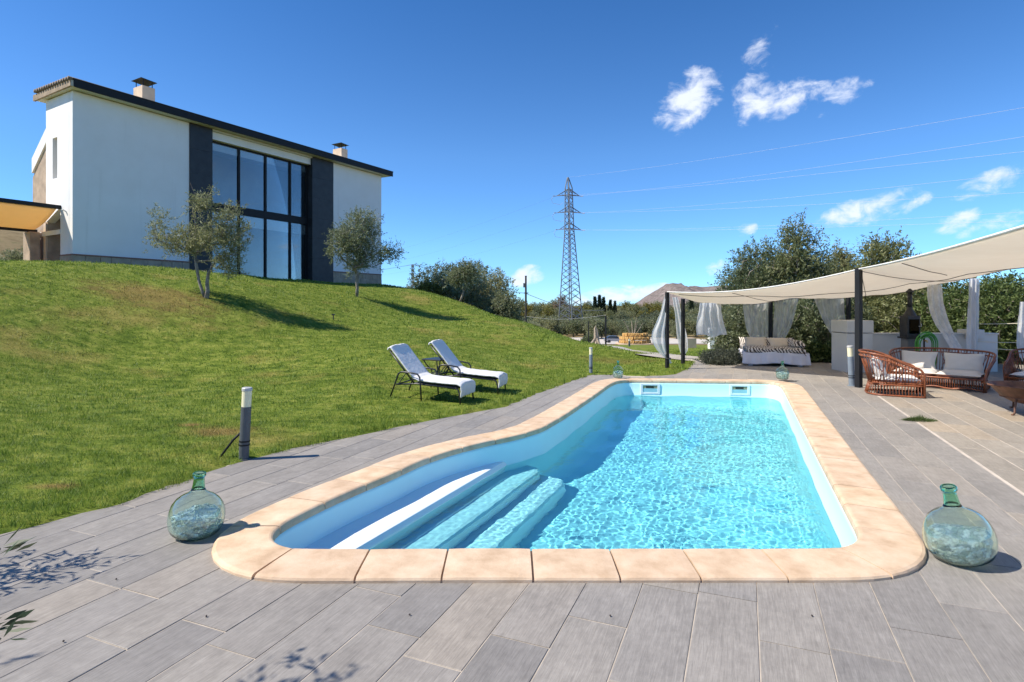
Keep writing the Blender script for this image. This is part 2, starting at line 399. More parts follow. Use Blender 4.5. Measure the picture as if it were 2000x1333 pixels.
def build_grass():
    rng = np.random.default_rng(11); parts = []
    # (distance band, blades per square metre, blade height, blade width)
    bands = [(2.6, 5.5, 4200, .034, .0052), (5.5, 8, 2500, .034, .0066), (8, 12, 1050, .036, .010), (12, 18, 430, .040, .016), (18, 30, 150, .048, .028), (30, 48, 40, .06, .05)]
    for d0, d1, dens, h, w in bands:
        x0, x1 = -1.02 * d1, .5 * d1
        n = int((x1 - x0) * (d1 - d0) * dens); x = rng.uniform(x0, x1, n); y = rng.uniform(d0, d1, n)
        r = x / y
        k = lawn_mask(x, y) & (r > -.95) & (r < .46)
        x, y = x[k], y[k]; k = np.where(y < 16, sdist(np.c_[x, y], DECK) > -.02 + .085 * (np.sin(x * 9) * np.sin(y * 7 + x * 3)), sdist(np.c_[x, y], DECK) > 0)
        x, y = x[k], y[k]
        if d0 > 20: k = rng.random(len(x)) < .8; x, y = x[k], y[k]
        z = terrain(x, y); n = len(x)
        cl_ = sum(np.sin(x * f * math.cos(g) + y * f * math.sin(g) + p) for f, g, p in ((3.1, .3, 0), (4.7, 1.9, 1), (7.3, 2.8, 2), (12.1, .9, 3), (17, 2.2, 4), (23, 1.4, 5))) / 3
        a = rng.uniform(0, 2 * math.pi, n); lean = rng.uniform(.3, 1.3, n) * h; hh = h * rng.uniform(.5, 1.3, n) * np.clip(1.05 + .45 * cl_, .45, 1.8)
        sd = sdist(np.c_[x, y], DECK) if d1 < 19 else np.full(n, 9.); hh *= 1 + 1.9 * np.exp(-np.clip(sd, 0, None) / .09) * (.5 + .5 * np.sin(x * 5 + y * 3)); 
        ca, sa = np.cos(a), np.sin(a); ww = w * rng.uniform(.7, 1.3, n)
        p0 = np.c_[x - sa * ww * .5, y + ca * ww * .5, z - .006]; p1 = np.c_[x + sa * ww * .5, y - ca * ww * .5, z - .006]
        p2 = np.c_[x + ca * lean, y + sa * lean, z + hh]
        tone = np.clip(rng.beta(2, 2.4, n) + .10 * cl_, 0, 1)
        v = np.stack([p0, p1, p2], 1).reshape(-1, 3); parts.append((v, np.repeat(tone, 3)))
    v = np.concatenate([p[0] for p in parts]); t = np.concatenate([p[1] for p in parts])
    me = np_mesh('lawn_grass', v, np.arange(len(v)).reshape(-1, 3), mat_grass(), {'tone': t})
    o = link('lawn_grass', me)
    tag(o, 'short mown green grass of the sloping lawn with dry yellow patches', 'grass', kind='stuff')
    print('grass blades', len(v) // 3)
build_grass()

# ------------------------------------------------------------------ pool outline (inner edge of the coping, seen from above, clockwise from the near right)
TOPZ = .045
_px = [(1560, 1071), (1200, 1071), (900, 1071), (700, 1072), (600, 1072), (560, 1071), (538, 1065), (524, 1053), (526, 1041), (540, 1026), (580, 1005), (640, 976), (700, 950), (758, 927), (826, 896), (884, 877),
       (950, 861), (1010, 849), (1057, 835), (1100, 811), (1150, 778), (1190, 750), (1203, 744), (1222, 741.5), (1260, 742), (1350, 743), (1440, 744), (1500, 745), (1517, 747), (1527, 752), (1535, 765), (1560, 812), (1600, 888), (1640, 962), (1675, 1026),
       (1684, 1045), (1681, 1057), (1665, 1067), (1630, 1071)]
def smooth_closed(pts, it=3, n=420):
    p = np.array(pts, float)
    # even resampling, then a light blur that keeps the corners round
    def resample(p, n):
        q = np.vstack([p, p[:1]]); s = np.r_[0, np.cumsum(np.hypot(*np.diff(q, axis=0).T))]
        t = np.linspace(0, s[-1], n, endpoint=False); return np.c_[np.interp(t, s, q[:, 0]), np.interp(t, s, q[:, 1])]
    p = resample(p, n)
    for _ in range(it): p = .25 * np.roll(p, 1, 0) + .5 * p + .25 * np.roll(p, -1, 0)
    return resample(p, n)
POOL = smooth_closed([tuple(P(a, b, TOPZ)[:2]) for a, b in _px], 5)
def offset_closed(p, d, blur=2):
    t = np.roll(p, -1, 0) - np.roll(p, 1, 0); t /= np.linalg.norm(t, axis=1)[:, None]
    nrm = np.c_[-t[:, 1], t[:, 0]]
    a = .5 * np.sum(p[:, 0] * np.roll(p[:, 1], -1) - np.roll(p[:, 0], -1) * p[:, 1])
    if a > 0: nrm = -nrm                                    # outward
    for _ in range(blur): nrm = .25 * np.roll(nrm, 1, 0) + .5 * nrm + .25 * np.roll(nrm, -1, 0)
    return p + nrm * d
COPE_W = .37
CUT = offset_closed(POOL, .20, 4)                             # deck slabs end under the coping
POOL_C = POOL.mean(0)

# ------------------------------------------------------------------ deck
def mat_plank(name, lo, mid, hi, warm):
    m, nt, b = nodes(name); rnd = obj_random(nt)
    tc = nt.nodes.new('ShaderNodeTexCoord'); ad = nt.nodes.new('ShaderNodeVectorMath'); ad.operation = 'ADD'
    cmb = nt.nodes.new('ShaderNodeCombineXYZ'); sc_ = nt.nodes.new('ShaderNodeMath'); sc_.operation = 'MULTIPLY'; nt.links.new(rnd, sc_.inputs[0]); sc_.inputs[1].default_value = 57
    nt.links.new(sc_.outputs[0], cmb.inputs[0]); nt.links.new(sc_.outputs[0], cmb.inputs[1])
    nt.links.new(tc.outputs['Object'], ad.inputs[0]); nt.links.new(cmb.outputs[0], ad.inputs[1])
    def nz(scale, st, det=6, ro=.6, di=0.):
        mp = nt.nodes.new('ShaderNodeMapping'); mp.inputs['Scale'].default_value = st; nt.links.new(ad.outputs[0], mp.inputs[0])
        n = nt.nodes.new('ShaderNodeTexNoise'); n.inputs['Scale'].default_value = scale; n.inputs['Detail'].default_value = det; n.inputs['Roughness'].default_value = ro; n.inputs['Distortion'].default_value = di
        nt.links.new(mp.outputs[0], n.inputs['Vector']); return n.outputs['Fac']
    grain = nz(9, (.55, 9, 1), 9, .74, .9); fine = nz(30, (.35, 9, 1), 6, .7, .4); cloud = nz(2.2, (1, 1.6, 1), 4, .5)
    c = ramp(nt, grain, [(.28, lo), (.5, mid), (.74, hi)])
    c = mix(nt, .75, c, ramp(nt, fine, [(.35, (.66, .66, .66)), (.5, (1, 1, 1)), (.68, (1.22, 1.22, 1.21))]), 'MULTIPLY')
    c = mix(nt, .38, c, ramp(nt, cloud, [(.3, tuple(x * .72 for x in mid)), (.7, tuple(min(1, x * 1.22) for x in mid))]))
    c = mix(nt, 1.0, c, ramp(nt, rnd, [(0, (.82, .83, .85)), (.35, (1.03, 1.02, 1.0)), (.7, (.91, .92, .94)), (1, warm)]), 'MULTIPLY')
    dirt = noise_tex(nt, 3.2, 5, .6, 'World'); dm = nt.nodes.new('ShaderNodeMapRange'); dm.inputs['From Min'].default_value = .62; dm.inputs['From Max'].default_value = .8; dm.inputs['To Max'].default_value = .35
    nt.links.new(dirt, dm.inputs['Value']); c = mix(nt, dm.outputs[0], c, (.13, .115, .10))
    sp = noise_tex(nt, 14, 6, .7, 'World'); sm_ = nt.nodes.new('ShaderNodeMapRange'); sm_.inputs['From Min'].default_value = .35; sm_.inputs['From Max'].default_value = .65; sm_.inputs['To Min'].default_value = .90; sm_.inputs['To Max'].default_value = 1.08
    nt.links.new(sp, sm_.inputs['Value']); c = mix(nt, 1.0, c, sm_.outputs[0], 'MULTIPLY')
    nt.links.new(c, b.inputs['Base Color']); b.inputs['Roughness'].default_value = .62; b.inputs['Specular IOR Level'].default_value = .35
    bump(nt, b, grain, .25, .004)
    return m
M_PLANK = mat_plank('deck_plank_tile', (.172, .157, .140), (.29, .266, .237), (.41, .380, .342), (1.10, 1.05, .98))
M_PATIO = mat_plank('patio_plank_tile', (.20, .176, .145), (.315, .280, .234), (.43, .39, .332), (1.12, 1.04, .94))
M_GROUT = simple('grout', (.44, .38, .31), .9, .25, 5, .3, coord='World')
M_GROUT2 = simple('pale_grout', (.50, .44, .375), .9, .2, 5, .3, coord='World')

def in_view(pts, pad=.03):
    for x, y in pts:
        if y > .5:
            sx = x / y; syy = CAM_H / y * FPX + HOR
            if -.92 - pad < sx < .92 + pad and syy < 1360: return True
    return False
def clip_poly(rect, keep_out, keep_in=None):
    """triangles of the rectangle outside one outline (and inside another)"""
    pts = [Vector(p) for p in rect]; edges = [(i, (i + 1) % 4) for i in range(4)]
    lo = np.min(rect, 0) - .4; hi = np.max(rect, 0) + .4
    for poly in (keep_out, keep_in):
        if poly is None: continue
        n = len(poly); m = np.all((poly > lo) & (poly < hi), 1)
        for i in range(n):
            j = (i + 1) % n
            if m[i] and m[j]:
                k = len(pts); pts += [Vector(poly[i]), Vector(poly[j])]; edges.append((k, k + 1))
    v, e, f, *_ = delaunay_2d_cdt(pts, edges, [], 0, 1e-5)
    v = np.array([tuple(p) for p in v]); tri = [t for t in f if len(t) == 3]
    if not tri: return None
    cen = np.array([v[list(t)].mean(0) for t in tri])
    rc = np.array(rect); c0 = rc[0]; e1 = rc[1] - rc[0]; e2 = rc[3] - rc[0]
    a = (cen - c0) @ e1 / (e1 @ e1); b = (cen - c0) @ e2 / (e2 @ e2)
    ok = (a > 0) & (a < 1) & (b > 0) & (b < 1) & ~inside(cen, keep_out)
    tri = [t for t, k in zip(tri, ok) if k]
    return (v, tri) if tri else None
def slab_mesh(name, v, tris, mat, z0, z1, bev=0.0):
    bm = bmesh.new(); used = sorted({i for t in tris for i in t}); mp = {i: bm.verts.new((v[i][0], v[i][1], z1)) for i in used}
    for t in tris:
        try: bm.faces.new([mp[i] for i in t])
        except ValueError: pass
    bmesh.ops.recalc_face_normals(bm, faces=bm.faces)
    for f in bm.faces:
        if f.normal.z < 0: f.normal_flip()
    bmesh.ops.dissolve_limit(bm, angle_limit=R(1), verts=bm.verts, edges=bm.edges)
    top = list(bm.faces); ex = bmesh.ops.extrude_face_region(bm, geom=top, use_keep_orig=True)
    dn = [g for g in ex['geom'] if isinstance(g, bmesh.types.BMVert)]
    for q in dn: q.co.z = z0
    bmesh.ops.recalc_face_normals(bm, faces=bm.faces)
    me = bpy.data.meshes.new(name); bm.to_mesh(me); bm.free(); me.materials.append(mat); return me
def bevel_plank(l, w, z0, z1, b=.004):
    m = MB(); vs = []
    for dz, ins in ((z0, 0), (z1 - b, 0), (z1, b)):
        for sx, sy in ((-1, -1), (1, -1), (1, 1), (-1, 1)): vs.append((sx * (l / 2 - ins), sy * (w / 2 - ins), dz))
    fs = [(8, 9, 10, 11)]
    for k in (0, 4):
        for i in range(4): fs.append((k + i, k + (i + 1) % 4, k + 4 + (i + 1) % 4, k + 4 + i))
    m.add(vs, fs); return m

SPLIT_Q = 2.18
def build_deck():
    PW, PL, GAP = .302, .90, .007
    root = bpy.data.objects.new('deck', None)
    rng = random.Random(5); rz = math.atan2(U.y, U.x)
    bases = {}
    def grout(name, q0, q1, mat):
        # bed of mortar under the planks, with the pool cut out
        c = np.array([(U * p + V * q)[:2] for p, q in ((-4, q0), (19, q0), (19, q1), (-4, q1))])
        pts = [Vector(p) for p in c]; edges = [(i, (i + 1) % 4) for i in range(4)]
        for poly in (CUT[::3], offset_closed(DECK, .10, 0)):
            k = len(pts); n = len(poly); pts += [Vector(p) for p in poly]; edges += [(k + i, k + (i + 1) % n) for i in range(n)]
        v, e, f, *_ = delaunay_2d_cdt(pts, edges, [], 0, 1e-5); v = np.array([tuple(p) for p in v]); f = [t for t in f if len(t) == 3]
        cen = np.array([v[list(t)].mean(0) for t in f]); a = cen @ np.array(U[:2]); b = cen @ np.array(V[:2])
        ok = (b > q0) & (b < q1) & (a > -4) & (a < 19) & ~inside(cen, CUT[::3]) & inside(cen, offset_closed(DECK, .10, 0))
        return tag(link(name, slab_mesh(name, v, [t for t, k in zip(f, ok) if k], mat, -.12, -.0015)), kind='structure')
    deck = grout('deck', -8.5, SPLIT_Q, M_GROUT); patio = grout('patio', SPLIT_Q, 17, M_GROUT2)
    deck['label'] = 'grey wood-look plank tile deck around the pool'; patio['label'] = 'warmer plank tile patio with pale joints under the canopy'
    for owner, mat, q0, nq, side, gap, key in ((deck, M_PLANK, SPLIT_Q, 36, -1, .0055, 'a'), (patio, M_PATIO, SPLIT_Q + .03, 34, 1, .010, 'b')):
        full = bevel_plank(PL - gap, PW - gap, -.012, .0, .0025).mesh('plank', mat); items = []
        for s in range(nq):
            qc = q0 + side * (s + .5) * PW; ph = rng.choice((0, .3, .45, .6, .15, .75)) + rng.uniform(-.05, .05)
            for k in range(-4, 22):
                pc = ph + k * PL + PL / 2
                cs = [(U * (pc + a * (PL - gap) / 2) + V * (qc + b * (PW - gap) / 2))[:2] for a, b in ((-1, -1), (1, -1), (1, 1), (-1, 1))]
                cs = np.array(cs)
                if not in_view(cs): continue
                sd = sdist(cs, DECK)
                if sd.min() > -.02: continue
                if sd.max() > .6 : continue
                c2 = (U * pc + V * qc); chk = np.vstack([cs, cs.mean(0)[None], (cs[0] + cs[1])[None] / 2, (cs[2] + cs[3])[None] / 2])
                ins = inside(chk, CUT); near = seg_dist(chk, CUT).min() < .55
                if ins.all() and not near: continue
                if near or ins.any():
                    r = clip_poly(cs, CUT)
                    if r is None: continue
                    v, tri = r; rel = v - np.array(c2[:2]); loc = np.c_[rel @ np.array(U[:2]), rel @ -np.array(V[:2])]
                    area = sum(abs(np.cross(v[t[1]] - v[t[0]], v[t[2]] - v[t[0]])) / 2 for t in tri)
                    if area < .02: continue
                    if area < .985 * (PL - gap) * (PW - gap):
                        items.append((c2.y, c2, slab_mesh('plank', loc, tri, mat, -.012, .0))); continue
                items.append((c2.y, c2, full))
        items.sort(key=lambda t: t[0]); rest = []
        for i, (yy, c, me) in enumerate(items):
            dz = rng.uniform(-.0012, .0012); tilt = (rng.uniform(-.0012, .0012), rng.uniform(-.001, .001))
            if i < 300:
                o = link('plank', me, owner); o.location = (c.x, c.y, .002 + dz); o.rotation_euler = (tilt[0], tilt[1], rz)
            else: rest.append((c, me, dz))
        if rest:
            mm = MB(); rm = Matrix.Rotation(rz, 3, 'Z')
            for c, me, dz in rest:
                mm.add([rm @ q.co + Vector((c.x, c.y, .002 + dz)) for q in me.vertices], [tuple(f.vertices) for f in me.polygons])
            tag(mm.build('far_planks', mat, owner), kind='stuff')
        print('planks', len(items))
build_deck()

# ------------------------------------------------------------------ swimming pool
def mat_stone_coping():
    m, nt, b = nodes('coping_stone'); rnd = obj_random(nt)
    f = noise_tex(nt, 5, 7, .62, 'World'); g = noise_tex(nt, 60, 5, .7, 'World')
    c = ramp(nt, f, [(.28, (.48, .335, .215)), (.5, (.625, .465, .32)), (.72, (.72, .57, .42))])
    c = mix(nt, 1.0, c, ramp(nt, rnd, [(0, (.93, .90, .88)), (.5, (1, 1, 1)), (1, (1.03, 1.0, .95))]), 'MULTIPLY')
    st = noise_tex(nt, 1.7, 6, .7, 'World'); mr = nt.nodes.new('ShaderNodeMapRange'); mr.inputs['From Min'].default_value = .60; mr.inputs['From Max'].default_value = .78; mr.inputs['To Max'].default_value = .5
    nt.links.new(st, mr.inputs['Value']); c = mix(nt, mr.outputs[0], c, (.42, .27, .15))
    sp = nt.nodes.new('ShaderNodeMapRange'); sp.inputs['From Min'].default_value = .70; sp.inputs['From Max'].default_value = .76; sp.inputs['To Max'].default_value = .5
    nt.links.new(g, sp.inputs['Value']); c = mix(nt, sp.outputs[0], c, (.36, .26, .18))
    nt.links.new(c, b.inputs['Base Color']); b.inputs['Roughness'].default_value = .8; b.inputs['Specular IOR Level'].default_value = .25
    bump(nt, b, g, .45, .006); return m
M_COPE = mat_stone_coping()
M_LINER = simple('pool_liner', (.60, .88, .92), .35, .02, 3)
M_STEP = simple('pool_step_gelcoat', (.88, .92, .92), .35, .02, 3)
WATER_Z = -.285

pool = thing('swimming_pool', 'fibreglass swimming pool with sandstone coping and steps on its left side', 'swimming pool', (float(POOL_C[0]), float(POOL_C[1]), 0))
PO = np.array([POOL_C[0], POOL_C[1]])
def build_pool():
    # coping stones
    q = np.vstack([POOL, POOL[:1]]); s = np.r_[0, np.cumsum(np.hypot(*np.diff(q, axis=0).T))]; tot = s[-1]
    out = offset_closed(POOL, COPE_W, 6); oq = np.vstack([out, out[:1]])
    def at(poly, t):
        t = t % tot; return np.array([np.interp(t, s, poly[:, 0]), np.interp(t, s, poly[:, 1])])
    n = round(tot / .505); step = tot / n; rng = random.Random(2)
    start = step * .45; cut = [start + i * step + rng.uniform(-.02, .02) for i in range(n)]; cut.append(cut[0] + tot)
    for i in range(n):
        g = .004 + rng.uniform(0, .003); a, b = cut[i] + g, cut[i + 1] - g; k = 7
        m = MB(); c = (at(q, (a + b) / 2) + at(oq, (a + b) / 2)) / 2
        dz = rng.uniform(-.002, .002); zt = TOPZ + dz; prof = []
        # cross section from the pool side over the top to the deck side: (inward 0 .. outward 1, z)
        sec = [(0.05, -.035), (-.02, -.030), (-.045, -.012), (-.045, .010), (-.03, zt - .010), (.0, zt - .003), (.04, zt), (.5, zt - .003), (.93, zt - .009), (.98, zt - .016), (1.0, zt - .028), (1.0, -.02)]
        vs = []
        for j in range(k + 1):
            t = a + (b - a) * j / k; e = 0.003 if j in (0, k) else 0
            pi, po = at(q, t), at(oq, t)
            for (f, z) in sec:
                p = pi + (po - pi) * f; vs.append((p[0] - c[0], p[1] - c[1], z - (e if z > .02 else 0)))
        ns = len(sec); fs = [(j * ns + w, j * ns + w + 1, (j + 1) * ns + w + 1, (j + 1) * ns + w) for j in range(k) for w in range(ns - 1)]
        fs += [tuple(range(ns)), tuple(k * ns + w for w in range(ns - 1, -1, -1))]
        m.add(vs, fs); o = m.build('coping_stone', M_COPE, pool); o.location = (c[0] - PO[0], c[1] - PO[1], 0)
    # mortar between the stones
    m = MB(); vs = []; fs = []
    nn = len(POOL); mi, mo = offset_closed(POOL, .004, 2), offset_closed(POOL, COPE_W - .012, 6)
    for j in range(nn):
        for p, z in ((mi[j], -.03), (mi[j], TOPZ - .016), (mo[j], TOPZ - .034), (mo[j], -.03)): vs.append((p[0] - PO[0], p[1] - PO[1], z))
    for j in range(nn):
        for w in range(3): fs.append((j * 4 + w, j * 4 + w + 1, ((j + 1) % nn) * 4 + w + 1, ((j + 1) % nn) * 4 + w))
    m.add(vs, fs); m.build('coping_mortar', M_MORTAR, pool)
    # shell: rim, wall, cove and floor
    prof = [(.02, -.012), (-.012, -.016), (-.018, -.05), (-.022, -.26), (-.05, -.30), (-.09, -.80), (-.14, -.95), (-.26, -1.05), (-.40, -1.09)]
    vs = []; fs = []
    for (o_, z) in prof:
        lp = offset_closed(POOL, o_, 4 if o_ > -.1 else 14)
        vs += [(p[0] - PO[0], p[1] - PO[1], z) for p in lp]
    for k in range(len(prof) - 1):
        for j in range(nn): fs.append((k * nn + j, k * nn + (j + 1) % nn, (k + 1) * nn + (j + 1) % nn, (k + 1) * nn + j))
    lp = [Vector(v[:2]) for v in vs[-nn:]]; b0 = (len(prof) - 1) * nn
    v2, _, f2, ov, *_ = delaunay_2d_cdt(lp, [(j, (j + 1) % nn) for j in range(nn)], [], 0, 1e-6)
    cen = np.array([np.mean([tuple(v2[i]) for i in t], 0) for t in f2]); okf = inside(cen, np.array([tuple(p) for p in lp])); k0 = len(vs)
    vs += [(p.x, p.y, prof[-1][1]) for p in v2]; fs += [tuple(k0 + i for i in t) for t, k in zip(f2, okf) if k]
    m = MB(); m.add(vs, fs); o = m.build('basin', M_LINER, pool, smooth=True)
    # steps in the left bay, parallel to the bay's wall
    e0 = np.array(P(693, 1071, -.22)[:2]); e1 = np.array(P(949, 921, -.22)[:2]); d = (e1 - e0) / np.linalg.norm(e1 - e0); nr = np.array([d[1], -d[0]])
    z0 = -1.4
    for k, (off, z) in enumerate(((0, -.225), (.37, -.49), (.70, -.73))):
        a, b = e0 - d * 1.2, e0 + d * (3.05 - .05 * k)
        m = MB(); r = .05; ring = []
        base = [(a - nr * .62, 0), (a + nr * off, 0), (b - d * .22 + nr * off, 0), (b - d * .06 + nr * (off - .06), 0), (b + nr * (off - .22), 0), (b - nr * .62, 0)]
        pts = [p - PO for p, _ in base]; cc = np.mean(pts, 0)
        def inset(p, x): return p - nr * x
        vs = []
        for zz, ins in ((z0, -.05), (z - .05, -.012), (z - .03, 0), (z - .012, .012), (z, .045)):
            for i, p in enumerate(pts):
                q_ = p - nr * ins if i in (1, 2, 3) else (p - d * ins if i in (4,) else p); vs.append((q_[0], q_[1], zz))
        L_ = len(pts); fs = [(k2 * L_ + i, k2 * L_ + (i + 1) % L_, (k2 + 1) * L_ + (i + 1) % L_, (k2 + 1) * L_ + i) for k2 in range(4) for i in range(L_)] + [tuple(4 * L_ + i for i in range(L_))]
        m.add(vs, fs); m.build('step', M_STEP, pool)
    # two skimmers in the far wall
    fi = offset_closed(POOL, -.022, 4)
    for px in (1272, 1445):
        j = int(np.argmin([abs(p[0] / p[1] - (px - 1000) / FPX) + (10 if p[1] < 10 else 0) for p in fi]))
        t = fi[(j + 2) % nn] - fi[j - 2]; t /= np.linalg.norm(t)
        if t[0] < 0: t = -t
        c = fi[j] - PO; rz = math.atan2(t[1], t[0])
        sk = bpy.data.objects.new('skimmer', None); col.objects.link(sk); sk.parent = pool; sk.location = (c[0], c[1], 0); sk.rotation_euler = (0, 0, rz)
        f = MB(); W, zb, zt = .20, -.255, -.035; wx, wz0, wz1 = .15, -.215, -.07
        f.box((-W, -.012, zb), (-wx, .01, zt)); f.box((wx, -.012, zb), (W, .01, zt)); f.box((-wx, -.012, wz1), (wx, .01, zt)); f.box((-wx, -.012, zb), (wx, .01, wz0))
        f.build('skimmer_frame', M_SKIM, sk, bevel=.004)
        MB().box((-wx, -.004, wz0), (wx, .004, -.135)).build('weir_flap', M_FLAP, sk)
        MB().box((-wx, -.002, -.135), (wx, .006, wz1)).build('skimmer_throat', M_SKTAN, sk)
        MB().box((-.085, -.006, -.125), (.075, .002, -.08)).build('skimmer_mouth_shade', M_SKDARK, sk)  # solid near-black plate, the shade inside the mouth put into its colour
M_MORTAR = simple('coping_mortar', (.42, .34, .26), .95, .25, 8, .4, coord='World')
M_SKIM = simple('skimmer_plastic', (.80, .84, .84), .4, .02)
M_FLAP = simple('skimmer_flap', (.33, .60, .66), .4, .04)
M_SKTAN = simple('aged_plastic', (.36, .34, .20), .6, .1, 20)
M_SKDARK = simple('skimmer_opening_shade', (.03, .028, .02), .7, .1)
build_pool()

def build_water():
    ins = offset_closed(POOL, .0, 4); c = POOL_C
    uv = np.array([U[:2], V[:2]]); loc = (ins - c) @ uv.T
    st = .014; a = np.arange(loc[:, 0].min() - .05, loc[:, 0].max() + .05, st); b = np.arange(loc[:, 1].min() - .05, loc[:, 1].max() + .05, st)
    A, B = np.meshgrid(a, b); w = np.c_[A.ravel(), B.ravel()] @ uv + c
    rng = np.random.default_rng(8); z = np.zeros(len(w))
    for wl, amp, n in ((1.1, .0036, 5), (.55, .0010, 9), (.26, .00030, 12), (.12, .00026, 16), (.075, .00022, 20), (.05, .00012, 20)):
        for _ in range(n):
            th = rng.uniform(0, 2 * math.pi); k = 2 * math.pi / (wl * rng.uniform(.8, 1.25)); ph = rng.uniform(0, 6.28)
            z += amp / math.sqrt(n) * 1.4 * np.sin(k * (w[:, 0] * math.cos(th) + w[:, 1] * math.sin(th)) + ph)
    na, nb = len(a), len(b); i, j = np.meshgrid(np.arange(na - 1), np.arange(nb - 1)); i, j = i.ravel(), j.ravel()
    f = np.c_[j * na + i, (j + 1) * na + i, (j + 1) * na + i + 1, j * na + i + 1]
    keep = inside(w[f].mean(1), ins)
    m, nt, bs = nodes('pool_water'); nt.nodes.remove(bs)
    g = nt.nodes.new('ShaderNodeBsdfGlass'); g.inputs['IOR'].default_value = 1.333; g.inputs['Roughness'].default_value = 0.0; g.inputs['Color'].default_value = WATER_TINT
    nt.links.new(g.outputs[0], nt.nodes['Material Output'].inputs[0])
    me = np_mesh('pool_water', np.c_[w, z + WATER_Z], f[keep], m, smooth=True)
    o = link('pool_water', me); tag(o, kind='structure'); o['label'] = 'clear turquoise rippled water filling the pool'
    return o
WATER_TINT = (.60, .955, 1.0, 1)
water = build_water()
# refracted sunlight on the pool floor: real caustics through the rippled surface
sd.cycles.is_caustics_light = True
water.cycles.is_caustics_caster = True
for ch in pool.children:
    if ch.name.startswith(('basin', 'step')): ch.cycles.is_caustics_receiver = True

# ------------------------------------------------------------------ gravel yard and path
def draped(name, pts, mat, lift, res):
    """a sheet over the ground inside the outline"""
    poly = np.array([(p[0], p[1]) for p in pts]); lo, hi = poly.min(0), poly.max(0)
    xs = np.arange(lo[0], hi[0], res); ys = np.arange(lo[1], hi[1], res); A, B = np.meshgrid(xs, ys); g = np.c_[A.ravel(), B.ravel()]
    g = g[inside(g, poly) & (seg_dist(g, poly) > res * .35)]
    vp = [Vector(p) for p in poly]; n = len(poly); ed = [(i, (i + 1) % n) for i in range(n)]; vp += [Vector(p) for p in g]
    v, e, f, *_ = delaunay_2d_cdt(vp, ed, [], 0, 1e-5); v = np.array([tuple(p) for p in v]); f = np.array([t for t in f if len(t) == 3])
    f = f[inside(v[f].mean(1), poly)]
    me = np_mesh(name, np.c_[v, terrain(v[:, 0], v[:, 1]) + lift], f, mat, smooth=True)
    return tag(link(name, me), kind='structure')
M_GRAVEL = simple('pale_gravel', (.52, .47, .41), .95, .14, 1.5, .5, coord='World', bscale=40)
M_PATH = simple('paved_path', (.40, .36, .31), .9, .16, 2.5, .3, coord='World')
draped('gravel_yard', [(3.5, 62), (7, 72), (14, 84), (27, 92), (52, 100), (60, 140), (30, 155), (8, 150), (2, 120), (1, 80)], M_GRAVEL, .06, 4)
_up = [G(*q) for q in ((1200, 681), (1235, 685), (1290, 691), (1350, 698), (1400, 703), (1442, 708))]
_lo = [G(*q) for q in ((1446, 713), (1380, 712), (1340, 707), (1290, 701), (1240, 694), (1205, 687))]
_up = [Vector((9, 70, 0)), Vector((12, 71, 0))] + _up[1:]; _lo = _lo[:-1] + [Vector((6.5, 62, 0))]
draped('garden_path', _up + _lo, M_PATH, .035, .8)

# ------------------------------------------------------------------ house
def mat_render():
    m, nt, b = nodes('white_render'); a = noise_tex(nt, .9, 6, .6); s_ = noise_tex(nt, 1.0, 6, .65, stretch=(3.5, 3.5, .18)); c = ramp(nt, a, [(.3, (.80, .785, .75)), (.7, (.86, .85, .825))])
    mr = nt.nodes.new('ShaderNodeMapRange'); mr.inputs['From Min'].default_value = .58; mr.inputs['From Max'].default_value = .80; mr.inputs['To Max'].default_value = .35; nt.links.new(s_, mr.inputs['Value'])
    c = mix(nt, mr.outputs[0], c, (.60, .575, .53)); nt.links.new(c, b.inputs['Base Color']); b.inputs['Roughness'].default_value = .9; b.inputs['Specular IOR Level'].default_value = .2; bump(nt, b, noise_tex(nt, 45, 5, .7), .18, .01); return m
M_WHITE = mat_render()
M_SLATE = simple('black_slate_cladding', (.020, .021, .023), .5, .35, 3, .2, bscale=9)
M_DARKMETAL = simple('anthracite_metal', (.014, .015, .017), .55, .15, 5, spec=.25)
M_SOFFIT = simple('painted_soffit', (.62, .60, .50), .8, .05, 2)
M_BUFF = simple('buff_render', (.60, .46, .33), .85, .12, 2, .15)
M_SAND = simple('sandstone_block', (.42, .32, .23), .9, .22, 3, .5, bscale=14)
M_REDCAP = simple('brick_red_ledge', (.26, .13, .09), .8, .15, 4)
M_TILE = simple('weathered_roof_tile', (.20, .15, .11), .85, .4, 6, .3)
M_ROOM = simple('interior_wall', (.50, .49, .47), .8, .1, 1)
M_CEIL = simple('interior_ceiling', (.80, .80, .78), .8, .03, 1)
M_BLIND = simple('roller_blind', (.84, .88, .86), .7, .03, 2)
def mat_pane():
    m, nt, b = nodes('window_glass'); nt.nodes.remove(b); N = nt.nodes.new; L = nt.links.new
    fr = N('ShaderNodeFresnel'); fr.inputs['IOR'].default_value = 1.6
    ad = N('ShaderNodeMath'); ad.operation = 'MULTIPLY_ADD'; L(fr.outputs[0], ad.inputs[0]); ad.inputs[1].default_value = .85; ad.inputs[2].default_value = .03; ad.use_clamp = True
    gl = N('ShaderNodeBsdfGlossy'); gl.inputs['Roughness'].default_value = .01; gl.inputs['Color'].default_value = (.82, .84, .85, 1)
    tr = N('ShaderNodeBsdfTransparent'); tr.inputs['Color'].default_value = (.90, .93, .93, 1)
    ms = N('ShaderNodeMixShader'); L(ad.outputs[0], ms.inputs[0]); L(tr.outputs[0], ms.inputs[1]); L(gl.outputs[0], ms.inputs[2]); L(ms.outputs[0], nt.nodes['Material Output'].inputs[0])
    return m
M_PANE = mat_pane()
HB0 = 2.9                                             # height of the house's ground floor
def hs2(px, off=0.0):
    r = (px - 1000) / FPX; o = HL + HB * off; return (r * o.y - o.x) / (HD.x - r * HD.y)
def hk(px):
    r = (px - 1000) / FPX; return (r * HL.y - HL.x) / (HB.x - r * HB.y)
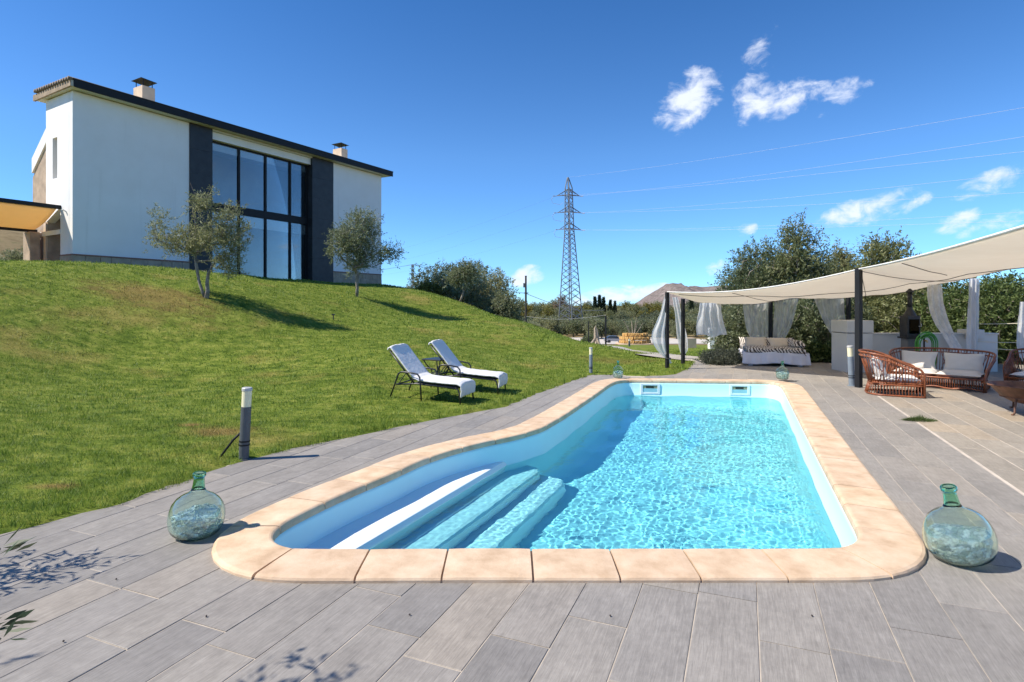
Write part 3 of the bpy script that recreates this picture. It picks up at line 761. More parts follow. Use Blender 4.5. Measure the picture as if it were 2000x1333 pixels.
def hz(py, s, off=0.0):
    return CAM_H + (HOR - py) / FPX * (HL + HD * s + HB * off).y - HB0
def build_house():
    h = thing('house', 'two storey white house with full height glass front at the top of the lawn', 'house', (HL.x, HL.y, HB0), math.atan2(HD.y, HD.x))
    E = 9.72 - HB0; s1, s2, s3, s4, s5 = hs2(370), hs2(414), hs2(609), hs2(650), hs2(745); T = .3; DP = 3.4; B0 = -.9
    for a, b in ((0.0, s1), (s4, s5)):
        w = MB().box((a, 0, B0), (b, T, E)).build('facade_wall', M_WHITE, h, bevel=.015)
    # end wall with slit window and covered doorway; far end and back walls
    w = MB()
    def slab(poly, x0, x1):
        n = len(poly); w.add([(x0, k, z) for k, z in poly] + [(x1, k, z) for k, z in poly], [tuple(range(n)), tuple(range(2 * n - 1, n - 1, -1))] + [(i, n + i, n + (i + 1) % n, (i + 1) % n) for i in range(n)])
    zt = hz(405, 0, 1.0); zl = zt - .5; wz0, wz1 = hz(349, 0, 1.5), hz(268, 0, 1.3)
    slab([(T, B0), (1.01, B0), (1.01, E), (T, E)], 0, T)
    slab([(1.01, zt), (2.26, zl), (2.26, wz0), (1.01, wz0)], 0, T); slab([(1.01, wz0), (1.28, wz0), (1.28, wz1), (1.01, wz1)], 0, T)
    slab([(1.68, wz0), (2.26, wz0), (2.26, wz1), (1.68, wz1)], 0, T); slab([(1.01, wz1), (2.26, wz1), (2.26, E), (1.01, E)], 0, T)
    w.build('end_wall', M_WHITE, h)
    MB().box((T - .06, 1.28, wz0), (T - .02, 1.68, wz1)).build('slit_window', M_PANE, h)
    MB().box((T + .3, 1.1, wz0 - .2), (T + .34, 1.9, wz1 + .2)).build('window_backing', M_ROOM, h)
    w = MB(); slab([(2.262, 8.66 - HB0), (2.262, 8.10 - HB0), (3.58, 7.02 - HB0), (3.58, 7.62 - HB0)], 0.0, .9); w.build('sloping_parapet', M_WHITE, h)
    w = MB(); slab([(2.27, B0), (3.66, B0), (3.66, 6.86 - HB0), (2.27, 8.0 - HB0)], .06, 1.2); w.build('stone_end_wall', M_SAND, h)
    MB().box((.0, 2.30, B0), (.5, 2.50, zl - .02)).build('door_jamb', M_BUFF, h)
    MB().box((.9, .9, B0), (.96, 2.6, zt)).build('doorway_back', M_ROOM, h)
    MB().box((s5 - T, T, B0), (s5, DP, E)).build('far_end_wall', M_WHITE, h)
    MB().box((1.2, DP, B0), (s5, DP + .2, E)).build('back_wall', M_ROOM, h)
    # interior
    zf0, zf1 = hz(420, hs2(467, .4), .4), hz(405, hs2(467, .4), .4); wt = hz(273, s2, .4); wb = -.75
    MB().box((s1, .56, zf0 + .05), (s5 - T, DP, zf1 - .05)).build('upper_floor', M_CEIL, h)
    MB().box((s1, T, E - .25), (s5 - T, DP, E - .1)).build('upper_ceiling', M_CEIL, h)
    MB().box((s1 - .2, T, B0), (s1, DP, E)).build('room_wall', M_ROOM, h)
    MB().box((s1, .0, B0), (s5 - T, DP, wb - .02)).build('lower_floor', M_ROOM, h)
    # black cladding beside the glass, wall band above it
    for a, b in ((s1, s2), (s3, s4)):
        c = bpy.data.objects.new('slate_pier', None); col.objects.link(c); c.parent = h; n = 7; z0 = B0
        for k in range(n):
            za = z0 + (E - z0) * k / n; zb_ = z0 + (E - z0) * (k + 1) / n
            MB().box((a, -.05 + .004 * (k % 2), za + .003), (b, T + .3, zb_ - .003)).build('slate_panel', M_SLATE, c)
    MB().box((s2, .10, wt), (s3, .42, E)).build('wall_band', M_WHITE, h)
    MB().box((s2, -.05, E - .08), (s3, .10, E)).build('soffit_edge', M_SOFFIT, h)
    # glazing
    g = bpy.data.objects.new('window_wall', None); col.objects.link(g); g.parent = h
    xs = [s2 + .03] + [hs2(p, .4) for p in (466, 518, 566)] + [s3 - .03]
    for i in range(4):
        for z0, z1 in ((wb, zf0), (zf1, wt)):
            MB().box((xs[i] + .045, .40, z0), (xs[i + 1] - .045, .412, z1)).build('pane', M_PANE, g)
            MB().box((xs[i] + .05, .425, z1 - (.42 if z0 > 0 else .55)), (xs[i + 1] - .05, .44, z1 - .02)).build('roller_blind', M_BLIND, g)
    for x in xs: MB().box((x - .05, .34, wb), (x + .05, .46, wt)).build('mullion', M_DARKMETAL, g)
    MB().box((s2, .33, zf0), (s3, .46, zf1)).build('transom', M_DARKMETAL, g)
    MB().box((s2, .335, wt - .08), (s3, .455, wt + .02)).build('head_rail', M_DARKMETAL, g)
    MB().box((s2, .335, wb - .1), (s3, .455, wb + .06)).build('sill_rail', M_DARKMETAL, g)
    # plinth: stones under a brick-red ledge
    pt = 3.50 - HB0; rng = random.Random(4)
    for a, b in ((0.0, s1), (s4 + .02, s5)):
        MB().box((a - .045, -.055, pt), (b, .01, pt + .05)).build('plinth_ledge', M_REDCAP, h)
        for z0, z1 in ((pt - .30, pt - .004), (pt - .62, pt - .308)):
            x = a - .03
            while x < b - .05:
                l = rng.uniform(.35, .75); x2 = min(b, x + l)
                if b - x2 < .2: x2 = b
                MB().box((x, -.03 - rng.uniform(0, .014), z0), (x2 - .012, .004, z1)).build('plinth_stone', M_SAND, h, bevel=.012); x = x2
    MB().box((-.045, .012, pt), (.0, 1.0, pt + .05)).build('plinth_ledge', M_REDCAP, h)
    MB().box((-.03, .006, pt - .5), (.0, .99, pt - .004)).build('plinth_stone', M_SAND, h)
    # roof, fascia and verge
    r = MB(); x0, x1 = -.22, s5 + .48
    def rb(a, b, z0a, z1a, z0b, z1b, m):
        m.add([(x0, a, z0a), (x1, a, z0a), (x1, b, z0b), (x0, b, z0b), (x0, a, z1a), (x1, a, z1a), (x1, b, z1b), (x0, b, z1b)],
              [(3, 2, 1, 0), (4, 5, 6, 7), (0, 1, 5, 4), (1, 2, 6, 5), (2, 3, 7, 6), (3, 0, 4, 7)])
    rb(-.46, 2.75, E + .02, E + .24, E + .06, E + .28, r)
    roof = r.build('roof', M_SOFFIT, h)
    MB().box((x0 + .06, -.53, E - .01), (x1, -.465, E + .27)).build('fascia', M_DARKMETAL, roof, bevel=.01)
    MB().tube([(x0 + .02, -.50, E + .285), (x1 + .02, -.50, E + .285)], .04, 10).build('ridge_edge', M_DARKMETAL, roof, smooth=True)
    tl = MB()
    for i in range(15):
        k = -.40 + i * .205
        z = E + .27 + (k + .46) * .022; pts = []
        tl.tube([(x0 - .09, k, z + .02), (x0 + .5, k, z + .02)], .075, 8)
    for i in range(9): tl.tube([(x1 - .4, -.3 + i * .24, E + .30), (x1 + .08, -.3 + i * .24, E + .30)], .075, 8)
    tag(tl.build('verge_tiles', M_TILE, roof, smooth=True), kind='stuff')
    MB().box((x0 - .03, -.44, E + .02), (x0 + .05, 2.75, E + .25)).build('verge_board', simple('weathered_stone_verge', (.33, .25, .17), .9, .25, 4, .4), roof)
    # chimneys
    for a, b, k, pt_, pz in ((266, 303, 1.3, 166, 158), (655, 679, 1.3, 289, 282)):
        sa, sb = hs2(a + 12, k), hs2(b, k); ch = bpy.data.objects.new('chimney', None); col.objects.link(ch); ch.parent = h
        z = hz(pt_, sa, k); MB().box((sa, k, E), (sb, k + .75, z)).build('stack', M_BUFF, ch, bevel=.01)
        for x in (sa + .08, sb - .08):
            for y in (k + .08, k + .67): MB().tube([(x, y, z - .01), (x, y, z + .27)], .018, 6).build('cap_leg', M_DARKMETAL, ch)
        MB().add([(sa - .07, k - .04, z + .29), (sb + .07, k - .04, z + .25), (sb + .07, k + .79, z + .25), (sa - .07, k + .79, z + .29), (sa - .07, k - .04, z + .305), (sb + .07, k - .04, z + .265), (sb + .07, k + .79, z + .265), (sa - .07, k + .79, z + .305)],
                 [(3, 2, 1, 0), (4, 5, 6, 7), (0, 1, 5, 4), (1, 2, 6, 5), (2, 3, 7, 6), (3, 0, 4, 7)]).build('cap_plate', M_DARKMETAL, ch)
    # wall lamp on the end wall
    MB().tube([(0, .55, 2.3), (-.12, .55, 2.36)], .03, 8).build('wall_lamp', M_WHITE, h)
    return h
build_house()

def build_pergola():
    p = thing('pergola', 'pergola with orange shade cloth against the end of the house', 'pergola', (HL.x, HL.y, HB0), math.atan2(HD.y, HD.x))
    zn, zf = 5.34 - HB0, 4.66 - HB0; a = -6.5
    MB().box((a, .94, zn - .02), (.0, 1.08, zn + .12)).build('beam', M_DARKMETAL, p); MB().box((a, 2.98, zf - .12), (-.02, 3.10, zf)).build('beam', M_DARKMETAL, p)
    mo = simple('orange_shade_cloth', (.82, .64, .40), .8, .06, 2); nt = mo.node_tree; b = nt.nodes['Principled BSDF']
    tr = nt.nodes.new('ShaderNodeBsdfTranslucent'); tr.inputs['Color'].default_value = (.88, .66, .36, 1); ms = nt.nodes.new('ShaderNodeMixShader'); ms.inputs[0].default_value = .5
    nt.links.new(b.outputs[0], ms.inputs[1]); nt.links.new(tr.outputs[0], ms.inputs[2]); nt.links.new(ms.outputs[0], nt.nodes['Material Output'].inputs[0])
    for j in range(3):
        x1 = -.12 - j * 2.1; x0 = x1 - 2.0
        def fn(u, v): 
            return (x0 + (x1 - x0) * u, 1.04 + 1.95 * v, zn + (zf - zn) * v - .10 * math.sin(math.pi * v) - .05 * math.sin(math.pi * u) * math.sin(math.pi * v) - .02)
        MB().grid(fn, 10, 10).build('shade_cloth', mo, p, smooth=True, solid=.004)
    MB().box((-.02 - .0, 1.0, zf - .3), (-.001, 3.0, zf - .12)).build('wall_plate', M_WHITE, p)
    MB().box((-.42, 2.55, -.9), (-.08, 3.2, zf - .14)).build('stone_pillar', M_SAND, p, bevel=.03)
    MB().box((-2.6, 2.7, -.9), (-2.2, 3.1, zf - .14)).build('stone_pillar', M_SAND, p, bevel=.03)
    MB().box((-6.4, .9, -.9), (-6.2, 1.1, zn - .03)).build('post', M_DARKMETAL, p)
build_pergola()

# ------------------------------------------------------------------ vegetation
def mat_leaf(name, stops, transl=.3, rough=.5):
    m, nt, b = nodes(name); at = nt.nodes.new('ShaderNodeAttribute'); at.attribute_name = 'tone'
    c = ramp(nt, at.outputs['Fac'], stops); rnd = obj_random(nt)
    c = mix(nt, 1.0, c, ramp(nt, rnd, [(0, (.82, .88, .9)), (.5, (1, 1, 1)), (1, (1.22, 1.12, .92))]), 'MULTIPLY')
    nt.links.new(c, b.inputs['Base Color']); b.inputs['Roughness'].default_value = rough; b.inputs['Specular IOR Level'].default_value = .3
    tr = nt.nodes.new('ShaderNodeBsdfTranslucent'); nt.links.new(c, tr.inputs['Color']); ms = nt.nodes.new('ShaderNodeMixShader'); ms.inputs[0].default_value = transl
    nt.links.new(b.outputs[0], ms.inputs[1]); nt.links.new(tr.outputs[0], ms.inputs[2]); nt.links.new(ms.outputs[0], nt.nodes['Material Output'].inputs[0]); return m
M_OLIVE = mat_leaf('olive_leaf', [(0, (.13, .15, .065)), (.45, (.225, .245, .125)), (.8, (.34, .355, .22)), (1, (.48, .49, .38))], .42)
M_OLIVE2 = mat_leaf('dark_olive_leaf', [(0, (.095, .118, .050)), (.5, (.175, .205, .095)), (.85, (.285, .31, .18)), (1, (.42, .43, .30))], .4)
M_YELLOW = mat_leaf('yellowing_leaf', [(0, (.09, .10, .02)), (.5, (.17, .165, .035)), (1, (.32, .27, .06))])
M_CYPRESS = mat_leaf('cypress_leaf', [(0, (.018, .032, .015)), (.6, (.035, .055, .025)), (1, (.06, .08, .04))], .15)
M_BUSH = mat_leaf('green_bush_leaf', [(0, (.05, .08, .02)), (.5, (.10, .14, .04)), (.85, (.18, .22, .075)), (1, (.30, .32, .15))])
M_DARKLEAF = mat_leaf('near_olive_leaf', [(0, (.035, .055, .028)), (.6, (.06, .09, .045)), (1, (.11, .14, .085))], .2)
M_LAV = mat_leaf('lavender_leaf', [(0, (.05, .06, .035)), (.6, (.09, .10, .07)), (1, (.14, .14, .11))])
M_BARK = simple('olive_bark', (.24, .205, .165), .95, .45, 9, .8, bscale=22)
M_DRYWOOD = simple('dry_wood', (.33, .27, .20), .95, .35, 9, .7, bscale=30)

def leaves(rng, cen, n_sprig, per, r, leaf, width, up=.25, length=.28, squash=1.0):
    """olive sprigs around each clump centre: returns vertices and tone"""
    K = len(cen); S = K * n_sprig
    c = np.repeat(cen, n_sprig, 0)
    d = rng.normal(size=(S, 3)); d /= np.linalg.norm(d, axis=1)[:, None]
    rad = r * rng.random(S) ** .45
    st = c + d * rad[:, None] * np.array([1, 1, squash])
    dr = d * .8 + rng.normal(size=(S, 3)) * .55; dr[:, 2] += up; dr /= np.linalg.norm(dr, axis=1)[:, None]
    ln = length * rng.uniform(.5, 1.2, S)
    t = np.tile((np.arange(per) + .5) / per, S)
    b = np.repeat(st, per, 0) + np.repeat(dr * ln[:, None], per, 0) * t[:, None] + rng.normal(size=(S * per, 3)) * length * .05
    a = np.repeat(dr, per, 0) * .7 + rng.normal(size=(S * per, 3)) * .62; a /= np.linalg.norm(a, axis=1)[:, None]
    o = np.cross(a, rng.normal(size=(S * per, 3))); o /= np.linalg.norm(o, axis=1)[:, None] + 1e-9
    L_ = leaf * rng.uniform(.65, 1.25, S * per)[:, None]; W = width * rng.uniform(.7, 1.2, S * per)[:, None]
    v = np.stack([b, b + a * L_ * .45 + o * W * .5, b + a * L_, b + a * L_ * .45 - o * W * .5], 1)
    tone = np.clip(np.repeat(rng.normal(.45, .16, S), per) + rng.normal(0, .16, S * per), 0, 1)
    return v.reshape(-1, 3), np.repeat(tone, 4)

def skeleton(rng, targets, base, trunk_pts, r_tip, wob=.06, pull=.35):
    """connect clump centres to the trunk; returns paths with radii"""
    nodes_ = [np.array(p, float) for p in trunk_pts]; par = list(range(-1, len(nodes_) - 1)); 
    order = np.argsort(np.linalg.norm(targets - nodes_[-1], axis=1)); start = max(0, len(nodes_) - 3)
    for k in order:
        t = targets[k]; A = np.array(nodes_[start:]); dv = t - A; dist = np.linalg.norm(dv, axis=1) + np.clip(A[:, 2] - t[2] + .05, 0, None) * 2.0
        j = int(np.argmin(dist)) + start; p = nodes_[j]; d = t - p; n = max(2, int(np.linalg.norm(d) / .22)); prev = j
        lat = rng.normal(size=3) * wob * np.linalg.norm(d)
        for i in range(1, n + 1):
            f = i / n; q = p + d * f + lat * math.sin(math.pi * f) + np.array([0, 0, -pull * .3 * math.sin(math.pi * f) * np.linalg.norm(d) * .4]) + rng.normal(size=3) * .012
            nodes_.append(q); par.append(prev); prev = len(nodes_) - 1
    cnt = np.ones(len(nodes_))
    kids = [[] for _ in nodes_]
    for i, p in enumerate(par):
        if p >= 0: kids[p].append(i)
    load = np.zeros(len(nodes_))
    for i in range(len(nodes_) - 1, -1, -1): load[i] = 1 if not kids[i] else sum(load[k] for k in kids[i])
    rad = r_tip * load ** .47
    m = MB(); done = set()
    def walk(i):
        stack = [i]
        while stack:
            s = stack.pop(); path = [s] if par[s] < 0 else [par[s], s]; cur = s
            while kids[cur]:
                ks = sorted(kids[cur], key=lambda q: -load[q]); stack += ks[1:]; cur = ks[0]; path.append(cur)
            if len(path) > 1:
                rr = [rad[q] for q in path]
                if par[path[0]] >= -1 and len(path) > 1 and path[0] != i: rr[0] = min(rr[0], rr[1] * 1.15)
                m.tube([nodes_[q] for q in path], rr, 7 if rr[0] > .03 else 5)
    walk(0)
    return m
def crown_points(rng, blobs, n, mind=.0):
    out = []; w = np.array([b[3] * b[4] * b[5] for b in blobs]); w = w / w.sum()
    while len(out) < n:
        b = blobs[rng.choice(len(blobs), p=w)]; d = rng.normal(size=3); d /= np.linalg.norm(d); p = np.array(b[:3]) + d * np.array(b[3:6]) * rng.random() ** .40
        if mind and out and min(np.linalg.norm(p - q) for q in out[-60:]) < mind: 
            if rng.random() < .8: continue
        out.append(p)
    return np.array(out)

def make_tree(name, label, seed, blobs, n_clump, n_sprig, per, r, leaf, width, trunk, r_tip, loc, mat, group=None, up=.25, length=.28, bark=None, cat='tree', bare=0, crown='crown', rz=0, mind=0):
    rng = np.random.default_rng(seed); t = thing(name, label, cat, loc, rz, group)
    pts = crown_points(rng, blobs, n_clump, mind)
    m = skeleton(rng, pts, None, trunk, r_tip)
    if bare:                                          # leafless twigs
        for k in rng.choice(len(pts), bare):
            p = pts[k]; d = p - np.array(trunk[-1]); d = d / np.linalg.norm(d) + rng.normal(size=3) * .35; d[2] = abs(d[2]) + .3; q = p + d * rng.uniform(.2, .45)
            m.tube([p, (p + q) / 2 + rng.normal(size=3) * .03, q], [.007, .005, .002], 4)
    m.build('trunk', bark or M_BARK, t, smooth=True)
    v, tone = leaves(rng, pts, n_sprig, per, r, leaf, width, up, length)
    link(crown, np_mesh(crown, v, np.arange(len(v)).reshape(-1, 4), mat, {'tone': tone}), t)
    return t
def on_ground(px, py, D):
    q = PD(px, py, D); return Vector((q.x, q.y, tz(q.x, q.y) - .03))
def at_x(px, D, dz=-.03):
    x = (px - 1000) / FPX * D; return Vector((x, D, tz(x, D) + dz))

# the two young olives on the bank, and one beyond the left edge whose shade lies on the lawn
T1 = on_ground(400, 583, 16.2); T2 = on_ground(697, 581, 22.9)
s = 19.6 / FPX
def tp(px, py, y=0., o=T1, bx=400, by=583, k=19.6 / FPX): return ((px - bx) * k, y, (by - py) * k)
t1b = [(*tp(355, 470, .2), .75, .8, .55), (*tp(400, 400, -.1), .45, .5, .5), (*tp(435, 460, .1), .7, .8, .9), (*tp(310, 440, 0), .35, .4, .55), (*tp(300, 470, .2), .3, .3, .25), (*tp(455, 420, 0), .3, .4, .35), (*tp(440, 520, -.1), .45, .6, .3)]
tr1 = make_tree('olive_tree', 'sparse young olive tree with twin leaning trunks in front of the black slate pier', 21, t1b, 175, 10, 9, .20, .10, .027,
          [(0, 0, 0), (-.10, 0, .28), (-.20, 0, .6), (-.27, .02, .95), (-.33, .04, 1.25)], .0066, T1, M_OLIVE, up=.45, length=.26, bare=55, group='young olive trees on the lawn'); tr1.scale = (.827, .827, .827)
MB().tube([(.05, 0, -.05), (.10, .0, .25), (.07, .02, .55), (.10, .04, .85), (.24, .08, 1.15), (.45, .1, 1.5)], [.085, .07, .06, .052, .04, .025], 8).build('trunk', M_BARK, tr1, smooth=True)
k2 = 22.9 / FPX
def tq(px, py, y=0.): return ((px - 697) * k2, y, (581 - py) * k2)
t2b = [(*tq(695, 465), .9, .9, .75), (*tq(712, 435, .1), .6, .7, .4), (*tq(668, 480, -.1), .45, .6, .55), (*tq(760, 492, 0), .45, .5, .32), (*tq(725, 500, .1), .65, .7, .45), (*tq(690, 515, 0), .6, .7, .4)]
make_tree('olive_tree', 'round headed young olive tree at the right end of the glass front', 22, t2b, 200, 10, 9, .22, .10, .029,
          [(0, 0, 0), (.02, 0, .35), (.0, 0, .65), (.05, 0, .9)], .0085, T2, M_OLIVE, up=.3, length=.28, bare=25, group='young olive trees on the lawn')
make_tree('olive_tree', 'olive tree on the bank beyond the left edge, only its shadow on the lawn', 23, [(0, 0, 2.2, 1.1, 1.1, .8), (.4, 0, 1.6, .8, .8, .5)], 90, 9, 9, .24, .1, .028,
          [(0, 0, 0), (.05, 0, .4), (.0, 0, .9)], .010, Vector((-18.2, 15.6, tz(-18.2, 15.6))), M_OLIVE, group='young olive trees on the lawn')

# trees beyond the crest of the lawn
cl = [('leafy dark tree rising left of the clump beyond the lawn crest', 852, 40, 4.3, 1.9, M_OLIVE2, 31), ('bushy olive with the broadest crown in the clump beyond the crest', 900, 38, 4.5, 2.1, M_OLIVE, 32), ('tall olive standing at the back of the clump beyond the crest', 930, 44, 5.0, 1.9, M_OLIVE2, 33),
      ('slim olive leaning out at the right of the clump beyond the crest', 968, 40, 4.1, 1.25, M_OLIVE, 34), ('low yellowing shrub at the left foot of the clump beyond the crest', 838, 37, 2.0, 1.0, M_YELLOW, 35), ('rounded low olive at the right foot of the clump beyond the crest', 985, 36, 2.7, 1.0, M_OLIVE, 36)]
for lab, px, D, hh, rr, mt, sd_ in cl:
    q = at_x(px, D); f = rr
    top = {852: 517, 900: 514, 930: 512, 968: 522, 838: 560, 985: 570}[px]; zt = CAM_H + (HOR - top) / FPX * D - q.z
    bl = [(0, 0, zt * .62, f, f, zt * .34), (-f * .45, 0, zt * .45, f * .7, f * .7, zt * .3), (f * .5, 0, zt * .48, f * .65, f * .7, zt * .32), (.1, 0, zt * .86, f * .5, f * .5, zt * .14), (0, 0, zt * .25, f * .9, f * .9, zt * .2)]
    make_tree('olive_tree' if 'olive' in lab else ('shrub' if 'shrub' in lab else 'leafy_tree'), lab, sd_, bl, 230, 7, 8, .3, .16, .055, [(0, 0, 0), (.1, 0, zt * .12), (0, 0, zt * .25)], .012, q, mt, up=.3, length=.36, cat='shrub' if 'shrub' in lab else 'tree', group='trees beyond the lawn crest')
q = on_ground(898, 592, 28.5)
make_tree('olive_tree', 'small crooked olive growing on the crest in front of the clump', 37, [(.2, 0, 1.35, .75, .7, .5), (.5, 0, 1.7, .5, .5, .4), (-.3, 0, 1.2, .4, .5, .35)], 90, 8, 8, .2, .11, .034, [(0, 0, 0), (.12, 0, .3), (.2, 0, .6)], .010, q, M_OLIVE, up=.3, group='trees beyond the lawn crest')

# tall olives and bushes behind the canopy
tall = [('broad olive tree behind the left end of the canopy', 1478, 21.5, 470, 1.45, M_OLIVE2, 41, 0), ('tallest olive tree behind the canopy, twice as high as the bed', 1560, 20.5, 424, 1.25, M_OLIVE2, 42, 0), ('thin olive top between two taller trees behind the canopy', 1640, 23, 482, .85, M_OLIVE, 43, 0),
        ('round topped olive behind the near post of the canopy', 1722, 19.5, 462, 1.35, M_OLIVE2, 44, 0), ('dense olive bush behind the bed and its curtains', 1590, 18.6, 560, 1.5, M_OLIVE2, 45, 1), ('dark green bush filling the gap behind the stove pipe', 1790, 18.2, 545, 1.5, M_OLIVE2, 46, 1),
        ('pale green bush behind the sofa and the white curtains', 1890, 17.0, 545, 1.4, M_BUSH, 47, 1), ('big leafy bush at the right edge behind the ropes', 1985, 16.0, 530, 1.5, M_BUSH, 48, 1), ('olive bush left of the bed behind the curtains', 1462, 19.8, 585, 1.0, M_OLIVE, 49, 1)]
for lab, px, D, top, rr, mt, sd_, low in tall:
    q = at_x(px, D); zt = CAM_H + (HOR - top) / FPX * D - q.z; f = rr
    if low: bl = [(0, 0, zt * .5, f, f * .8, zt * .42), (-f * .5, .1, zt * .35, f * .7, f * .7, zt * .33), (f * .5, 0, zt * .38, f * .7, f * .7, zt * .36), (.15, 0, zt * .8, f * .55, f * .5, zt * .18), (-.3, -.2, zt * .2, f * .8, f * .7, zt * .2)]
    else: bl = [(0, 0, zt * .66, f * .75, f * .75, zt * .25), (-f * .4, 0, zt * .52, f * .75, f * .7, zt * .2), (f * .35, 0, zt * .5, f * .7, f * .7, zt * .2), (.05, 0, zt * .88, f * .45, f * .45, zt * .11), (.2, 0, zt * .34, f * .8, f * .8, zt * .16)]
    make_tree('olive_bush' if low else 'olive_tree', lab, sd_, bl, 360 if low else 340, 11, 8, .27, .12, .040, [(0, 0, 0), (.08, 0, zt * .1), (-.05, 0, zt * .22)], .012, q, mt, up=.35, length=.34, cat='bush' if low else 'tree', group='olives behind the canopy')

# grove of olives in the valley: copies of three grown trees
def grove():
    rng = np.random.default_rng(77); protos = []
    for i, (mt, nm) in enumerate(((M_OLIVE, 'a'), (M_OLIVE2, 'b'), (M_OLIVE, 'c'), (M_YELLOW, 'd'))):
        bl = [(0, 0, 3.4, 2.0, 2.0, 1.5), (-1, .3, 2.6, 1.5, 1.5, 1.2), (1.1, -.2, 2.7, 1.5, 1.5, 1.3), (.2, 0, 4.6, 1.1, 1.1, .8), (0, 0, 1.6, 1.9, 1.9, .9)]
        protos.append(make_tree('grove_olive', '', 90 + i, bl, 150, 6, 7, .55, .34, .13, [(0, 0, 0), (.1, 0, .5), (0, 0, 1.1)], .03, (0, 0, 0), mt, up=.3, length=.65))
    used = set(); n = 0
    rows = [(100, 975, 1040, 34, 3.4), (128, 965, 1070, 24, 4.2), (152, 985, 1480, 20, 4.8), (168, 960, 1560, 22, 5.0), (190, 940, 1600, 24, 5.8), (225, 930, 1640, 24, 7.0), (280, 920, 1680, 24, 8.6), (360, 800, 1680, 22, 10.4)]
    for D, a, b, stp, hh in rows:
        px = a + rng.uniform(0, stp)
        while px < b:
            i = int(rng.choice(4, p=[.36, .30, .28, .06] if D < 200 else [.25, .2, .25, .3])); d = D + rng.uniform(-6, 6); q = at_x(px, d, -.1); sc = hh / 5.4 * rng.uniform(.78, 1.15)
            if D == 100 and not (px < 1045): px += stp; continue
            o = protos[i] if i not in used else copy_tree(protos[i]); used.add(i)
            o.location = q; o.rotation_euler = (0, 0, rng.uniform(0, 6.28)); o.scale = (sc * rng.uniform(.95, 1.2), sc * 1.1, sc)
            far = D >= 200
            tag(o, 'yellowing olive tree among the grey green rows of the valley grove' if i == 3 else ('distant olive tree at the back of the valley grove' if far else 'grey green olive tree in the front rows of the valley grove'), 'tree', 'yellow trees in the grove' if i == 3 else ('back rows of the olive grove' if far else 'front rows of the olive grove')); n += 1
            px += stp * rng.uniform(.8, 1.2)
    print('grove', n)
grove()
def cypress():
    rng = np.random.default_rng(5); first = None
    for j, (px, top) in enumerate(((1162, 582), (1171, 579), (1179, 583), (1192, 588), (1201, 590), (1350, 580))):
        D = 240; q = at_x(px, D, -.2); H = CAM_H + (HOR - top) / FPX * D - q.z
        if first is None:
            t = thing('cypress_tree', '', 'tree', (0, 0, 0)); MB().tube([(0, 0, 0), (0, 0, 1.0), (0, 0, 6)], [.22, .18, .04], 6).build('trunk', M_BARK, t)
            z = rng.random(700) ** .8; r_ = (1.15 * np.sin(np.pi * np.clip(z * .93 + .07, 0, 1)) ** .7 * (1 - z * .55)); a = rng.uniform(0, 6.28, 700); rad = r_ * rng.random(700) ** .3
            cen = np.c_[rad * np.cos(a), rad * np.sin(a), .5 + z * 10.8]; v, tn = leaves(rng, cen, 2, 6, .25, .4, .16, up=1.6, length=.6)
            link('crown', np_mesh('crown', v, np.arange(len(v)).reshape(-1, 4), M_CYPRESS, {'tone': tn}), t); first = t; o = t
        else: o = copy_tree(first)
        o.location = q; sc = H / 11.4; o.scale = (sc, sc, sc); o.rotation_euler = (0, 0, j)
        tag(o, 'lone dark cypress seen under the left end of the canopy' if j == 5 else (('leftmost', 'tallest', 'third', 'fourth', 'rightmost', '')[j] + ' pointed dark cypress of the row right of the pylon'), 'tree', 'cypresses in the valley')
cypress()
q = at_x(1095, 232, 0)
make_tree('dry_tree', 'pale brown bare topped tree at the foot of the big pylon', 66, [(0, 0, 4.5, 3.4, 3, 2.6), (1, 0, 6.5, 2, 2, 1.6)], 110, 6, 7, .7, .42, .16, [(0, 0, 0), (0, 0, 1.2), (.2, 0, 2.2)], .04, q + Vector((0, 0, 4.5)), mat_leaf('dry_leaf', [(0, (.18, .12, .07)), (.6, (.30, .21, .12)), (1, (.42, .32, .2))]), up=.3, length=.8)

# lavender beside the path, bush by the pergola, hedge grass along the house
def low_bush(name, label, loc, rx, ry, h, n, mat, seed, leaf=.09, width=.016, group=None, cat='bush'):
    rng = np.random.default_rng(seed); t = thing(name, label, cat, loc, 0, group); a = rng.uniform(0, 6.28, n); rr = rng.random(n) ** .5
    cen = np.c_[rr * rx * np.cos(a), rr * ry * np.sin(a), h * (1 - rr ** 2) ** .5 * rng.uniform(.3, 1, n)]; m = MB()
    for p in cen[:40]: m.tube([(p[0] * .25, p[1] * .25, -.03), (p[0] * .7, p[1] * .7, p[2] * .6), tuple(p)], [.012, .009, .004], 4)
    m.build('stems', M_BARK, t)
    v, tn = leaves(rng, cen, 6, 7, .1, leaf, width, up=.9, length=.2); link('foliage', np_mesh('foliage', v, np.arange(len(v)).reshape(-1, 4), mat, {'tone': tn}), t); return t
low_bush('lavender_bush', 'dark grey lavender bush on the edge left of the bed', Vector((6.0, 16.2, -.05)), .5, .8, .26, 200, M_LAV, 51)
low_bush('lavender_bush', 'smaller lavender bush just in front of the lavender left of the bed', Vector((5.62, 15.5, -.05)), .3, .45, .14, 110, M_LAV, 52)
low_bush('oleander_bush', 'grey green bush under the pergola at the left edge', at_x(32, 26, 0), .8, .6, 1.15, 160, M_OLIVE, 53, .12, .03)
